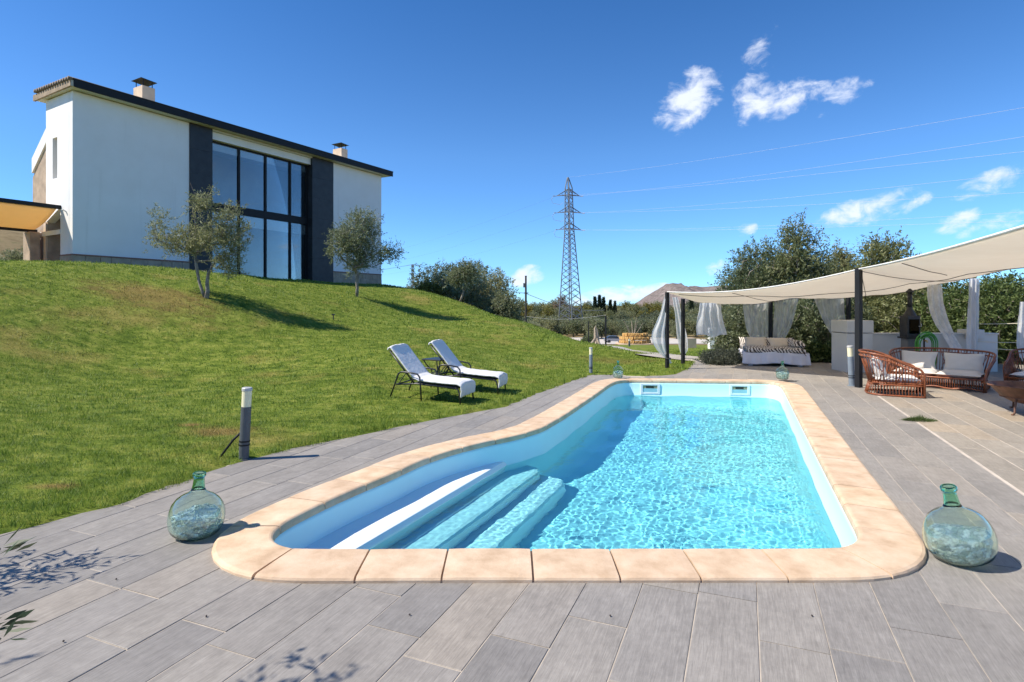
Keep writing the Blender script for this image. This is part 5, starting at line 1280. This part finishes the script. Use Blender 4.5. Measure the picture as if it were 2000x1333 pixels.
# ------------------------------------------------------------------ rattan sofa and armchairs
M_RATTAN = simple('chestnut_rattan', (.215, .066, .026), .42, .45, 10, .2, bscale=60); M_SEAT = mat_cloth('natural_linen_cushion', (.60, .56, .50), wr=.3); M_WSEAT = mat_cloth('white_seat_cushion', (.74, .72, .69), wr=.3)
def rattan_seat(name, label, loc, rz, w, d, hb, ha, seed, sofa, group=None, cat='chair'):
    """front at y=0, back at y=d, x across; curved rail falls from the back to the arms"""
    t = thing(name, label, cat, loc, rz, group); hw = w / 2; N = 40; rc = .26
    def plan(u, splay=0.0):
        # U-shaped outline from the front of one arm round the back to the other
        L1 = d - rc; arc = rc * math.pi / 2; L2 = w - 2 * rc; tot = 2 * (L1 + arc) + L2; s = u * tot
        if s < L1: p, n = (-hw, s), (-1, 0)
        elif s < L1 + arc: a = (s - L1) / rc; p, n = (-hw + rc - rc * math.cos(a), d - rc + rc * math.sin(a)), (-math.cos(a), math.sin(a))
        elif s < L1 + arc + L2: p, n = (-hw + rc + s - L1 - arc, d), (0, 1)
        elif s < L1 + 2 * arc + L2: a = (s - L1 - arc - L2) / rc; p, n = (hw - rc + rc * math.sin(a), d - rc + rc * math.cos(a)), (math.sin(a), math.cos(a))
        else: p, n = (hw, d - rc - (s - L1 - 2 * arc - L2)), (1, 0)
        return Vector((p[0] + n[0] * splay, p[1] + n[1] * splay, 0))
    def top(u):
        y = plan(u).y / d; e = y * y * (3 - 2 * y); p = plan(u, .03 + .10 * e); mid = .06 * math.cos((u - .5) * math.pi) ** 2 if sofa else 0
        p.z = ha + (hb - ha) * e + mid; 
        if y < .12: p.z -= (1 - y / .12) ** 2 * .10
        return p
    def ring(u, z, sp):
        p = plan(u, sp); p.z = z; return p
    us = [i / N for i in range(N + 1)]
    MB().tube([ring(0, 0, .0)] + [top(u) for u in us] + [ring(1, 0, .0)], .019, 8).build('top_rail', M_RATTAN, t, smooth=True)
    MB().tube([top(u) - Vector((0, 0, .07)) for u in us[2:-2]], .011, 6).build('under_rail', M_RATTAN, t, smooth=True)
    for z, sp, r in ((.02, .03, .017), (.20, -.015, .017), (.235, -.015, .013)):
        MB().tube([ring(u, z, sp) for u in us] , r, 7).build('hoop_rail', M_RATTAN, t, smooth=True)
    sm = MB(); n = 62 if sofa else 46
    for i in range(n + 1):
        u = i / n; a = ring(u, .02, .035); b = ring(u, .21, -.015); c = top(u); mid = b.lerp(c, .5) + Vector((0, 0, 0))
        sm.tube([a, b], .0075, 5)
        if i % 1 == 0: sm.tube([b, mid, c], .0068, 5)
        if i % 9 == 0: sm.tube([b, c], .013, 6)
    # crossed canes
    for i in range(0, n - 3, 6): sm.tube([ring(i / n, .21, -.01), top((i + 3) / n)], .006, 5); sm.tube([ring((i + 3) / n, .21, -.01), top(i / n)], .006, 5)
    # front apron with a waved lower rail
    k = int(w / .035)
    for i in range(k + 1):
        x = -hw + w * i / k; sm.tube([(x, 0, .035 + .03 * math.sin(i / k * math.pi * (3 if sofa else 1)) ** 2), (x, 0, .22)], .0075, 5)
    tag(sm.build('spindles', M_RATTAN, t, smooth=True), kind='stuff')
    MB().tube([(-hw + w * i / 30, -.005, .03 + .03 * math.sin(i / 30 * math.pi * (3 if sofa else 1)) ** 2) for i in range(31)], .015, 7).build('apron_rail', M_RATTAN, t, smooth=True)
    MB().tube([(-hw, -.005, .225), (hw, -.005, .225)], .017, 7).build('front_rail', M_RATTAN, t, smooth=True)
    MB().grid(lambda u, v: (-hw + .02 + (w - .04) * u, .02 + (d - .06) * v, .228), 4, 4).build('seat_deck', M_RATTAN, t, solid=.012)
    I = Matrix.Identity(3); ns = 2 if sofa else 1
    for i in range(ns):
        cw = (w - .10) / ns; cx = -hw + .05 + cw * (i + .5)
        pillow('seat_cushion', (cx, d * .46, .285), (cw / 2 * 1.02, d * .44, .062), I, M_SEAT if sofa else M_WSEAT, t, seed + i)
        pillow('back_pillow', (cx + (.02 if i else -.03), d * .80, .47 if sofa else .46), (cw / 2 * (.92 if sofa else .9), .21, .085), Matrix.Rotation(R(-6 + 10 * i), 3, 'Z') @ Matrix.Rotation(R(66), 3, 'X'), M_SEAT if sofa else M_WSEAT, t, seed + 3 + i)
    return t
SX = Vector((.70, -.714, 0)); 
rattan_seat('rattan_sofa', 'two seat chestnut rattan sofa with grey linen cushions on the patio', Vector((8.10, 10.92, 0)), math.atan2(SX.y, SX.x), 1.48, .86, .66, .40, 1, True, cat='sofa')
# the armchair's front faces right: its local -y is the way it looks
def chair_rot(look): return math.atan2(look[1], look[0]) + math.pi / 2
lk = Vector((.89, -.456)); c0 = Vector((6.90, 10.28, 0)); 
rattan_seat('rattan_armchair', 'rattan armchair seen from its side beside the near canopy post', c0 + Vector((lk.x, lk.y, 0)) * .40, chair_rot(lk), .72, .80, .76, .50, 5, False, 'rattan armchairs')
lk = Vector((-.86, -.5)); c0 = Vector((9.95, 10.75, 0))
rattan_seat('rattan_armchair', 'rattan armchair cut off by the right edge behind the fire bowl', c0 + Vector((lk.x, lk.y, 0)) * .40, chair_rot(lk), .72, .80, .74, .50, 9, False, 'rattan armchairs')

def fire_bowl():
    m_ = simple('rusted_steel', (.14, .062, .035), .6, .45, 7, .3, bscale=30); c = Vector((7.70, 8.42, 0)); t = thing('fire_bowl', 'shallow rusty steel fire bowl on short legs at the right edge', 'fire bowl', c)
    prof = [(.0, .135), (.12, .14), (.24, .165), (.36, .235), (.44, .33), (.50, .405), (.53, .41), (.53, .418), (.495, .418), (.43, .345), (.35, .25), (.23, .18), (.12, .155), (.0, .15)]
    MB().lathe(prof, 48).build('bowl', m_, t, smooth=True); MB().lathe([(.36, .232), (.375, .232), (.375, .25), (.36, .25)], 48).build('band', m_, t)
    for a in (200, 320, 80):
        x, y = math.cos(R(a)), math.sin(R(a)); MB().tube([(x * .36, y * .36, .24), (x * .40, y * .40, .12), (x * .41, y * .41, .03), (x * .44, y * .44, .012), (x * .47, y * .47, .012)], .014, 7).build('leg', m_, t, smooth=True)
    for a in (175, 355):
        x, y = math.cos(R(a)), math.sin(R(a)); MB().tube([(x * .5, y * .5 - .07, .40), (x * .57, y * .57 - .06, .42), (x * .57, y * .57 + .06, .42), (x * .5, y * .5 + .07, .40)], .01, 6).build('handle', m_, t)
fire_bowl()

# ------------------------------------------------------------------ outdoor kitchen wall, stove, hose
M_WALLW = simple('weathered_white_wall', (.56, .555, .53), .9, .09, 1.3, .2, bscale=20)
def kitchen_wall():
    t = thing('garden_wall', 'low white kitchen wall with a taller end block behind the sofa', 'wall', (8.0, 13.7, 0))
    MB().box((.28, .0, -.05), (3.7, .22, .90)).build('wall', M_WALLW, t, bevel=.01); MB().box((.0, -.12, -.05), (.62, .55, .93)).build('end_pier', M_WALLW, t, bevel=.01)
    MB().box((-.01, -.13, .945), (.63, .56, 1.24)).build('end_block', M_WALLW, t, bevel=.012); MB().box((.625, -.03, .90), (3.7, .25, .935)).build('wall_cap', M_WALLW, t, bevel=.008)
    MB().box((2.9, -.10, .80), (3.3, .24, 1.02)).build('sink_block', M_WALLW, t, bevel=.01); MB().tube([(3.05, -.1, .95), (3.05, -.2, .97), (3.05, -.2, .92)], .012, 6).build('tap', M_DARKMETAL, t)
kitchen_wall()
def stove():
    blk = simple('black_cast_iron', (.02, .02, .021), .55, .3, 12); q = PD(1777, 720, 13.25); t = thing('garden_stove', 'black iron garden stove with tall flue pipe on a grey stand', 'stove', (q.x, q.y, 0))
    MB().add([(-.16, -.13, 0), (.16, -.13, 0), (.16, .13, 0), (-.16, .13, 0), (-.13, -.11, .86), (.13, -.11, .86), (.13, .11, .86), (-.13, .11, .86)], [(3, 2, 1, 0), (4, 5, 6, 7), (0, 1, 5, 4), (1, 2, 6, 5), (2, 3, 7, 6), (3, 0, 4, 7)]).build('stand', simple('grey_stand', (.16, .155, .15), .8), t)
    MB().box((-.15, -.14, .86), (.15, .14, 1.36)).build('fire_box', blk, t, bevel=.015); MB().box((-.11, -.155, .95), (.11, -.142, 1.28)).build('fire_door', mat_glass('smoked_glass', (.3, .3, .3)), t); MB().box((-.18, -.17, .83), (.18, .17, .87)).build('ash_shelf', blk, t)
    MB().lathe([(.13, 1.36), (.10, 1.44), (.055, 1.52), (.05, 1.56)], 20).build('flue_cone', blk, t, smooth=True); MB().tube([(0, 0, 1.5), (0, 0, 1.95)], .05, 16).build('flue_pipe', blk, t, smooth=True)
    MB().lathe([(.085, 1.90), (.085, 1.92), (.02, 1.99)], 16).build('flue_hat', blk, t); MB().tube([(.1, -.15, 1.12), (.13, -.19, 1.12), (.13, -.19, 1.18)], .008, 6).build('door_handle', M_CAP, t)
stove()
def hose():
    g = simple('green_hose', (.06, .27, .03), .4, .15, 10); q = PD(1806, 720, 12.9); t = thing('hose_stand', 'coil of bright green garden hose hung on a tap post behind the sofa', 'hose', (q.x, q.y, 0))
    MB().tube([(0, .02, 0), (0, .02, .86)], .018, 8).build('tap_post', M_DARKMETAL, t); br = simple('brass', (.5, .33, .12), .35, .1, metal=.9); MB().tube([(0, .02, .80), (0, -.07, .80), (0, -.08, .76)], .017, 8).build('tap', br, t); MB().tube([(-.13, -.02, .87), (0, -.02, .90), (.13, -.02, .87)], .012, 6).build('hanger', M_DARKMETAL, t)
    for i in range(7):
        r = .155 + .016 * i; zc = .885 - .17 + .002 * i; y = -.05 + .028 * ((i * 3) % 4) - .02; lw = .42 + .05 * ((i * 5) % 7) / 7
        pts = [(r * math.cos(a) + .006 * i, y, zc + (r + .02) * math.sin(a) - (.0 if math.sin(a) > 0 else lw * -math.sin(a))) for a in [k * 2 * math.pi / 30 for k in range(30)]]
        MB().tube(pts, .0125, 8, closed=True).build('hose_loop', g, t, smooth=True)
hose()
def ropes():
    m_ = simple('white_rope', (.66, .60, .46), .8); 
    for lab, a, b, sag in (('upper white rope strung from the right curtain post', PD(1905, 633, 13.4), PD(2060, 626, 12.2), .03), ('middle white rope below it strung from the right curtain post', PD(1905, 667, 13.4), PD(2060, 665, 12.2), .04), ('lowest slack white rope at the right edge', PD(1945, 682, 12.9), PD(2060, 680, 12.2), .03)):
        o = MB().tube([a.lerp(b, i / 12) - Vector((0, 0, sag * math.sin(math.pi * i / 12))) for i in range(13)], .008, 6).build('rope', m_); tag(o, lab, 'rope', 'ropes at the right edge of the patio')
ropes()

# ------------------------------------------------------------------ valley: posts, bales, stump, car, stakes
def valley():
    q = at_x(1183, 47, -.1); tag(MB().tube([q, q + Vector((0, 0, 3.1))], .075, 8).build('post', M_DARKMETAL), 'thin dark post beside the path right of the tree stump', 'post', 'posts by the yard')
    q = Vector((8.35, 62, tz(8.35, 62))); tag(MB().tube([q, q + Vector((0, 0, 2.7))], .06, 8).build('post', M_DARKMETAL), 'thin dark post standing just behind the tree stump', 'post', 'posts by the yard')
    # straw bales in a curved stack on a low kerb
    D = 86; straw = simple('straw', (.50, .30, .10), .95, .4, 6, .8, bscale=25); c = at_x(1240, D, 0)
    kerb = MB().lathe([(2.9, -.5), (2.9, .22), (2.5, .22), (2.5, -.5)], 40, c).build('planter_kerb', M_BUFF); tag(kerb, 'low buff kerb ring under the straw bales', 'kerb')
    rng = random.Random(6); me = None
    for lv, (n, r) in enumerate(((9, 2.05), (9, 1.95), (8, 1.6))):
        for i in range(n):
            a = math.pi + (i + .5 + .5 * (lv % 2)) / n * math.pi - .25 * (lv % 2)
            if me is None:
                m = MB(); m.box((-.33, -.3, 0), (.33, .3, .50)); me = m.mesh('straw_bale', straw); bm = bmesh.new(); bm.from_mesh(me); bmesh.ops.subdivide_edges(bm, edges=bm.edges, cuts=3, use_grid_fill=True)
                for v in bm.verts: v.co += Vector((mnoise.noise(v.co * 5), mnoise.noise(v.co * 5 + Vector((9, 0, 0))), mnoise.noise(v.co * 5 + Vector((0, 9, 0))))) * .05; v.co.x *= 1 - .12 * (abs(v.co.z - .26) / .26) ** 3; v.co.y *= 1 - .12 * (abs(v.co.z - .26) / .26) ** 3
                bm.to_mesh(me); bm.free()
            o = link('straw_bale', me); o.location = c + Vector((r * math.cos(a), r * .8 * math.sin(a), .2 + lv * .53)); o.rotation_euler = (rng.uniform(-.05, .05), 0, a + math.pi / 2 + rng.uniform(-.3, .3)); o.scale = (rng.uniform(.85, 1.1), 1, rng.uniform(.9, 1.0))
            tag(o, f"{('first', 'second', 'third', 'fourth', 'fifth', 'sixth', 'seventh', 'eighth', 'ninth')[i]} straw bale from the left in the {('bottom', 'middle', 'top')[lv]} row of the stack", 'bale', 'straw bales, ' + ('bottom', 'middle', 'top')[lv] + ' row')
    # old stump set up as a sculpture
    q = at_x(1163, 60, -.1); t = thing('tree_stump', 'pale twisted dead tree stump standing at the edge of the gravel', 'stump', q); m = MB()
    for a, l, hgt in ((0, .5, 1.9), (1.3, .75, 1.3), (2.6, .9, .8), (3.6, .95, 1.0), (4.8, .7, .7), (5.6, .8, 1.1)):
        x, y = math.cos(a), math.sin(a); m.tube([(x * l, y * l, -.1), (x * l * .55, y * l * .55, hgt * .3), (x * .2, y * .2, hgt * .75), (x * .05 + .05, y * .05, hgt * 1.1)], [.2, .17, .12, .03], 7)
    m.tube([(0, 0, .3), (.02, 0, 1.2), (-.06, 0, 2.0), (.05, 0, 2.3)], [.24, .19, .1, .02], 8); m.build('roots', M_DRYWOOD, t, smooth=True)
    for lab, px, D_ in (('twiggy bare shrub left of the straw bales at the yard', 1150, 70), ('round dark shrub on the gravel below the grove', 1102, 118)):
        low_bush('yard_shrub', lab, at_x(px, D_, 0), .9, .8, .9 if px < 1120 else 1.3, 90, M_OLIVE2, px, .2, .06)
    ag = at_x(1236, 90, 0); t = thing('bare_sapling', 'bare pale sapling with forked branches behind the straw bales', 'sapling', ag); m = MB()
    rr = random.Random(3)
    for i in range(7): 
        a = rr.uniform(0, 6.28); l = rr.uniform(.6, 1.9); m.tube([(0, 0, 0), (math.cos(a) * l * .3, math.sin(a) * l * .3, 1.6), (math.cos(a) * l, math.sin(a) * l, rr.uniform(3, 4.4))], [.07, .05, .02], 5)
    m.build('branches', M_DRYWOOD, t)
    # stakes
    q0, q1 = at_x(1398, 47, 0), at_x(1482, 45, 0); t = thing('stake_fence', 'fence of rough upright wooden stakes at the far end of the grass', 'fence', q0); rng = random.Random(8)
    for i in range(24):
        p = q0.lerp(q1, i / 23) - q0; p.z = tz((q0 + p).x, (q0 + p).y) - q0.z; hh = rng.uniform(1.3, 1.85); dx = rng.uniform(-.08, .08)
        MB().tube([p - Vector((0, 0, .1)), p + Vector((dx, 0, hh * .5)), p + Vector((dx * 1.7, 0, hh))], [.055, .05, .035], 6).build('stake', M_DRYWOOD, t)
    for zz in (.5, 1.1): MB().tube([Vector((0, .06, zz)), q1 - q0 + Vector((0, .06, zz))], .035, 6).build('rail', M_DRYWOOD, t)
    q = at_x(1391, 47, 0); tag(MB().box((q.x - .3, q.y - .25, q.z - .1), (q.x + .3, q.y + .25, q.z + 1.75)).build('gate_pillar', M_WHITE, bevel=.04), 'whitewashed pillar at the left end of the stake fence', 'pillar')
    tag(MB().box((q.x - 1.6, q.y + 2, q.z - .2), (q.x - .7, q.y + 3.0, q.z + .75), R(8)).build('ochre_wall', M_BUFF), 'low ochre wall beside the whitewashed pillar', 'wall')
    # car parked in the yard
    q = at_x(1200, 118, .07); t = thing('parked_car', 'silver grey car parked in the gravel yard left of the straw bales', 'car', q, R(4)); pm = simple('silver_paint', (.30, .31, .34), .25, .03, metal=.6); gl = simple('car_glass', (.02, .025, .03), .08)
    def prof_(pts, w, name, mat, w2=None):
        n = len(pts); m = MB(); w2 = w2 or w; m.add([(x, -(w if z < .9 else w2), z) for x, z in pts] + [(x, (w if z < .9 else w2), z) for x, z in pts], [tuple(range(n)), tuple(range(2 * n - 1, n - 1, -1))] + [(i, n + i, n + (i + 1) % n, (i + 1) % n) for i in range(n)]); return m.build(name, mat, t, bevel=.04)
    prof_([(-2.05, .35), (2.05, .35), (2.1, .6), (2.0, .78), (1.1, .90), (-1.9, .95), (-2.1, .75)], .85, 'body', pm); prof_([(1.05, .89), (.45, 1.38), (-1.2, 1.42), (-1.85, .93)], .82, 'cabin', gl, .66); prof_([(.5, 1.37), (.4, 1.44), (-1.15, 1.47), (-1.25, 1.41)], .66, 'roof', pm, .62)
    for x in (-1.3, 1.3):
        for y in (-.8, .8): MB().tube([(x, y - .1, .32), (x, y + .1, .32)], .32, 18).build('wheel', M_BLACKTUBE, t)
    for y in (-.6, .6): MB().box((2.02, y - .18, .6), (2.12, y + .18, .72)).build('headlight', M_CAP, t)
valley()

# ------------------------------------------------------------------ pylons, poles and wires
M_STEEL = simple('galvanised_steel', (.16, .175, .19), .5, .15, 3, metal=.4)
def lattice(t, levels, r, mat, name='leg'):
    """levels: (z, half width, x shift); four legs and crossed bracing"""
    cor = [[Vector((sx * w + dx, sy * w, z)) for sx, sy in ((1, 0), (0, 1), (-1, 0), (0, -1))] for z, w, dx in levels]
    for k in range(4): MB().tube([lv[k] for lv in cor], r, 4).build(name, mat, t)
    b = MB()
    for i in range(len(cor) - 1):
        for k in range(4):
            k2 = (k + 1) % 4; b.tube([cor[i][k], cor[i + 1][k2]], r * .55, 3, cap=False); b.tube([cor[i][k2], cor[i + 1][k]], r * .55, 3, cap=False)
    tag(b.build('bracing', mat, t), kind='stuff')
def pylon():
    D = 180; k = D / FPX; q = Vector(((1115 - 1000) * k, D, -7.2)); t = thing('power_pylon', 'tall grey lattice power pylon beyond the olive grove', 'pylon', q)
    def zz(py): return CAM_H + (HOR - py) * k - q.z
    lv = []; n = 17
    for i in range(n + 1):
        f = i / n; z = zz(455) * (1 - (1 - f) ** 1.18); lv.append((z, 4.1 - 2.6 * (z / zz(455)), -.75 * z / zz(347)))
    for py in (443, 430, 416, 404, 392, 380, 368): z = zz(py); lv.append((z, 1.45 - .35 * (455 - py) / 90, -.75 * z / zz(347)))
    lv.append((zz(347), .15, -.95)); lattice(t, lv, .16, M_STEEL)
    tips = []
    for py, xl, xr in ((381, 1088, 1131), (414, 1090, 1134), (447, 1093, 1134)):
        z = zz(py); a = bpy.data.objects.new('crossarm', None); col.objects.link(a); a.parent = t; m = MB(); dx = -.75 * z / zz(347)
        for px in (xl, xr):
            tip = Vector(((px - 1115) * k, (1.2 if px < 1115 else -1.2), z - (.6 if px > 1115 else .1)))
            for y in (-.9, .9): m.tube([Vector((dx, y, z)), tip], .1, 4); m.tube([Vector((dx, y * .8, z + 1.9)), tip], .09, 4)
            for f in (.3, .55, .78): 
                p = Vector((dx, 0, z)).lerp(tip, f); m.tube([p, p + Vector((0, 0, 1.9 * (1 - f)))], .06, 3)
            tips.append(q + tip)
            MB().tube([tip, tip + Vector((.5 if px > 1115 else -.5, 0, -.1)), tip + Vector((1.1 if px > 1115 else -1.2, -.6, -.15))], .10, 6).build('insulator', simple('insulator', (.3, .28, .25), .4), a)
        m.build('arm_lattice', M_STEEL, a)
        z2 = Vector(((xl - 1115) * k, 1.2, z)); MB().tube([z2 + Vector((-.9, -.4, 0)), z2 + Vector((-1.7, 0, -1.2)), z2 + Vector((-1.2, .6, -2.3)), z2 + Vector((1.2, .8, -2.8)), z2 + Vector((2.0, .6, -2.2))], .05, 4).build('jumper_wire', M_CAP, a)
    wm = simple('aluminium_wire', (.62, .63, .66), .5); top = q + Vector((-.95, 0, zz(347)))
    ends = [(top, 200, 'topmost'), (tips[1], 257, 'second from the top'), (tips[0], 286, 'third from the top'), (tips[3], 328, 'fourth from the top'), (tips[2], 366, 'fifth from the top'), (tips[5], 404, 'sixth from the top'), (tips[4], 421, 'lowest')]
    for st, ye, nm in ends:
        e = PD(2000, ye, 60); e2 = st + (e - st) * 1.25; pts = []
        for i in range(41):
            f = i / 40; p = st.lerp(e2, f); p.z -= 1.2 * math.sin(math.pi * f) * .8; pts.append(p)
        tag(MB().tube(pts, .0115, 4).build('power_line', wm), f'pale power line running from the pylon to the right edge, {nm}', 'power line', 'power lines to the right of the pylon')
    for st, nm in ((tips[0], 'upper'), (tips[2], 'middle'), (tips[4], 'lower')):
        e = st + Vector((-150, 190, -6)); pts = [st.lerp(e, i / 24) - Vector((0, 0, 6 * math.sin(math.pi * i / 24))) for i in range(25)]
        tag(MB().tube(pts, .013, 4).build('power_line', M_STEEL), f'faint {nm} power line leaving the pylon to the left', 'power line', 'power lines to the left of the pylon')
pylon()
def poles():
    k = 150 / FPX; q = Vector(((806 - 1000) * k, 150, -2)); t = thing('lattice_mast', 'small far lattice mast seen above the lawn crest right of the house', 'mast', q); H = CAM_H + (HOR - 517) * k + 2
    lattice(t, [(H * i / 14, .5 - .2 * i / 14, 0) for i in range(15)], .07, M_STEEL); MB().tube([(-1.6, 0, H - .3), (0, 0, H), (1.6, 0, H - .3)], .07, 5).build('crossarm', M_STEEL, t)
    for s_, nm, a, b in ((-1, 'left', Vector((-62, 130, 7.2)), 0), (1, 'right', Vector((-4, 150, 5.5)), 0)):
        st = q + Vector((1.6 * s_, 0, H - .3)); tag(MB().tube([st.lerp(a, i / 16) - Vector((0, 0, 1.0 * math.sin(math.pi * i / 16))) for i in range(17)], .035, 4).build('power_line', M_STEEL), f'thin wire from the small far mast to the {nm}', 'power line', 'wires of the small far mast')
    D = 66; x = 27 / FPX * D; z0 = tz(x, D); zt = CAM_H + (HOR - 540) / FPX * D; t = thing('utility_pole', 'dark wooden utility pole standing behind the lawn crest', 'pole', (x, D, z0)); w = simple('tarred_wood', (.05, .042, .036), .9)
    MB().tube([(0, 0, -.2), (0, 0, zt - z0)], [.15, .11], 10).build('pole', w, t); MB().box((-.3, -.1, zt - z0 - 1.3), (.1, .1, zt - z0 - .8)).build('box', M_LAMPGREY, t); MB().box((-.25, -.06, zt - z0 - 2.0), (.3, .06, zt - z0 - 1.9)).build('bracket', w, t); MB().lathe([(.13, zt - z0 - .02), (.13, zt - z0 + .06)], 10, cap=True).build('cap', w, t)
    top = Vector((x, D, zt - 2.0)); a = PD(990, 568, 60); b = PD(1180, 606, 95)
    tag(MB().tube([a.lerp(top, i / 10) for i in range(11)], .025, 4).build('cable', M_STEEL), 'cable from the trees to the utility pole', 'cable', 'cables of the utility pole')
    tag(MB().tube([top.lerp(b, i / 14) - Vector((0, 0, .8 * math.sin(math.pi * i / 14))) for i in range(15)], .03, 4).build('cable', M_STEEL), 'cable sagging from the utility pole towards the pylon foot', 'cable', 'cables of the utility pole')
    a = PD(1027, 618, 66); b = PD(1183, 616, 47); tag(MB().tube([a.lerp(b, i / 14) - Vector((0, 0, .35 * math.sin(math.pi * i / 14))) for i in range(15)], .011, 4).build('cable', M_CAP), 'pale cable from the utility pole to the thin post by the path', 'cable', 'cables of the utility pole')
    q = G(651, 626); t = thing('sprinkler', 'small black garden sprinkler stub in the lawn', 'sprinkler', q); MB().tube([(0, 0, -.02), (0, 0, .16)], .018, 8).build('riser', M_BLACKTUBE, t); MB().box((-.05, -.03, .15), (.05, .03, .19)).build('head', M_BLACKTUBE, t, bevel=.01)
poles()

# ------------------------------------------------------------------ far mountain
def mountain():
    prof = [(1150, 612), (1190, 607), (1225, 605), (1240, 592), (1262, 577), (1285, 565), (1300, 556), (1308, 553), (1320, 555), (1340, 562), (1375, 561), (1415, 558), (1450, 565), (1500, 575), (1600, 585), (1750, 590), (1900, 600)]
    D = 3200; nx, ny = 190, 44; px = np.linspace(1150, 1900, nx); ry = np.interp(px, [p[0] for p in prof], [p[1] for p in prof]); v = []
    for j in range(ny):
        f = j / (ny - 1)
        for i in range(nx):
            dd = D - 700 + 900 * f; x = (px[i] - 1000) / FPX * D * (dd / D) ** .3; zt = CAM_H + (HOR - ry[i]) / FPX * D
            n = mnoise.fractal(Vector((x / 160, dd / 160, 0)), .9, 2.1, 6); g = abs(mnoise.noise(Vector((x / 70, dd / 300, 4))))
            prof_f = math.sin(min(1, f / .78) * math.pi / 2) ** 1.1 if f < .78 else 1 - (f - .78) / .22 * .8
            cl = 10 if .30 < f < .36 else 0
            z = -60 + (zt + 60) * prof_f + (n * 22 - g * 26) * (1 - abs(f - .78)) * (0.25 if abs(f - .78) < .05 else 1) * min(1, f * 3)
            v.append((x, dd, z))
    v = np.array(v); i, j = np.meshgrid(np.arange(nx - 1), np.arange(ny - 1)); i, j = i.ravel(), j.ravel(); f = np.c_[j * nx + i, j * nx + i + 1, (j + 1) * nx + i + 1, (j + 1) * nx + i]
    m, nt, b = nodes('hazy_mauve_rock'); a = noise_tex(nt, .012, 8, .65, 'World', stretch=(1, 1, 3.5)); a2 = noise_tex(nt, .05, 6, .7, 'World')  # no air is built: the slight mauve haze is mixed into the rock colour
    c = ramp(nt, a, [(.34, (.13, .105, .098)), (.46, (.22, .175, .165)), (.54, (.14, .125, .11)), (.66, (.30, .245, .235))]); c = mix(nt, .45, c, ramp(nt, a2, [(.40, (.085, .085, .070)), (.60, (.28, .23, .22))])); nt.links.new(c, b.inputs['Base Color']); b.inputs['Roughness'].default_value = 1; b.inputs['Specular IOR Level'].default_value = 0
    o = link('mountain', np_mesh('mountain', v, f, m, smooth=True)); tag(o, kind='structure')
mountain()

# ------------------------------------------------------------------ olive growing at the left edge of the frame, its shade on the deck
def edge_olive():
    rng = np.random.default_rng(12); t = thing('olive_shrub', 'dark olive leaves reaching into the lower left edge of the picture', 'shrub', (-3.3, 2.1, 0)); o = np.array([-3.3, 2.1, 0])
    A = np.array([-3.78, 3.12, 1.0]) + rng.normal(size=(20, 3)) * np.array([.32, .17, .16]); B = np.array([-2.52, 2.0, 1.92]) + rng.normal(size=(9, 3)) * np.array([.2, .1, .1]); B = B[B[:, 0] < -2.35] if (B[:, 0] < -2.35).sum() > 3 else B
    C = np.array([(-1.31, 1.40, 1.00), (-1.29, 1.38, .82), (-1.33, 1.39, .70)]); E = np.array([-3.4, 1.6, 1.5]) + rng.normal(size=(40, 3)) * np.array([.35, .35, .4]); E = E[(E[:, 0] < -3.3)]; A = A[A[:, 0] < -3.55]; B = B[:3]; E = E[:6]
    pts = np.vstack([A, B, E]) - o; m = skeleton(rng, np.vstack([pts]), None, [(0, 0, 0), (.02, 0, .35), (0, 0, .7)], .008)
    m.tube([(-.0, -.0, .6), (.8, -.35, .95), (1.5, -.6, 1.0), (C[0] - o), (C[0] - o) + np.array([.05, 0, .0])], [.02, .014, .009, .005, .003], 6); m.tube([(1.5, -.6, 1.0), (C[1] - o), (C[1] - o) + np.array([.05, 0, -.03])], [.007, .004, .002], 5); m.build('trunk', M_BARK, t, smooth=True)
    v, tn = leaves(rng, pts, 7, 9, .14, .085, .020, .2, .22)
    # the sprigs in view
    vs, ts = [], []
    for c, n, spread in ((C[0], 12, (.02, .035)), (C[1], 16, (.02, .035))):
        for i in range(n):
            b = c - o + np.array([rng.uniform(-.02, .09), rng.uniform(-.03, .03), rng.uniform(-.03, .01)]); an = rng.uniform(R(-5), R(60)); a = np.array([math.cos(an), rng.uniform(-.35, .35), math.sin(an)]); a /= np.linalg.norm(a); w = np.cross(a, rng.normal(size=3)); w /= np.linalg.norm(w); l = rng.uniform(.05, .075); wd = rng.uniform(.009, .014)
            vs += [b, b + a * l * .5 + w * wd * .5, b + a * l, b + a * l * .5 - w * wd * .5]; ts += [rng.random()] * 4
    v = np.vstack([v, np.array(vs)]); tn = np.r_[tn, ts]
    link('foliage', np_mesh('foliage', v, np.arange(len(v)).reshape(-1, 4), M_DARKLEAF, {'tone': tn}), t)
edge_olive()
# fallen olives on the deck
def fallen():
    om = simple('dry_olive', (.05, .035, .03), .6, .3, 30); me = None; rng = random.Random(3)
    for k, (px, py) in enumerate(((227, 1134), (403, 1207), (800, 1204), (1192, 1206), (1586, 1206), (124, 1256))):
        if me is None: me = MB().lathe([(.0, -.005), (.0035, -.0035), (.005, 0), (.0035, .004), (.0, .006)], 10).mesh('fallen_olive', om, True)
        o = link('fallen_olive', me); o.location = P(px, py) + Vector((0, 0, .009)); o.rotation_euler = (1.4, 0, rng.uniform(0, 6)); tag(o, 'tiny dark dried olive lying on the deck in front of the pool', 'olive', 'fallen olives on the deck')
fallen()
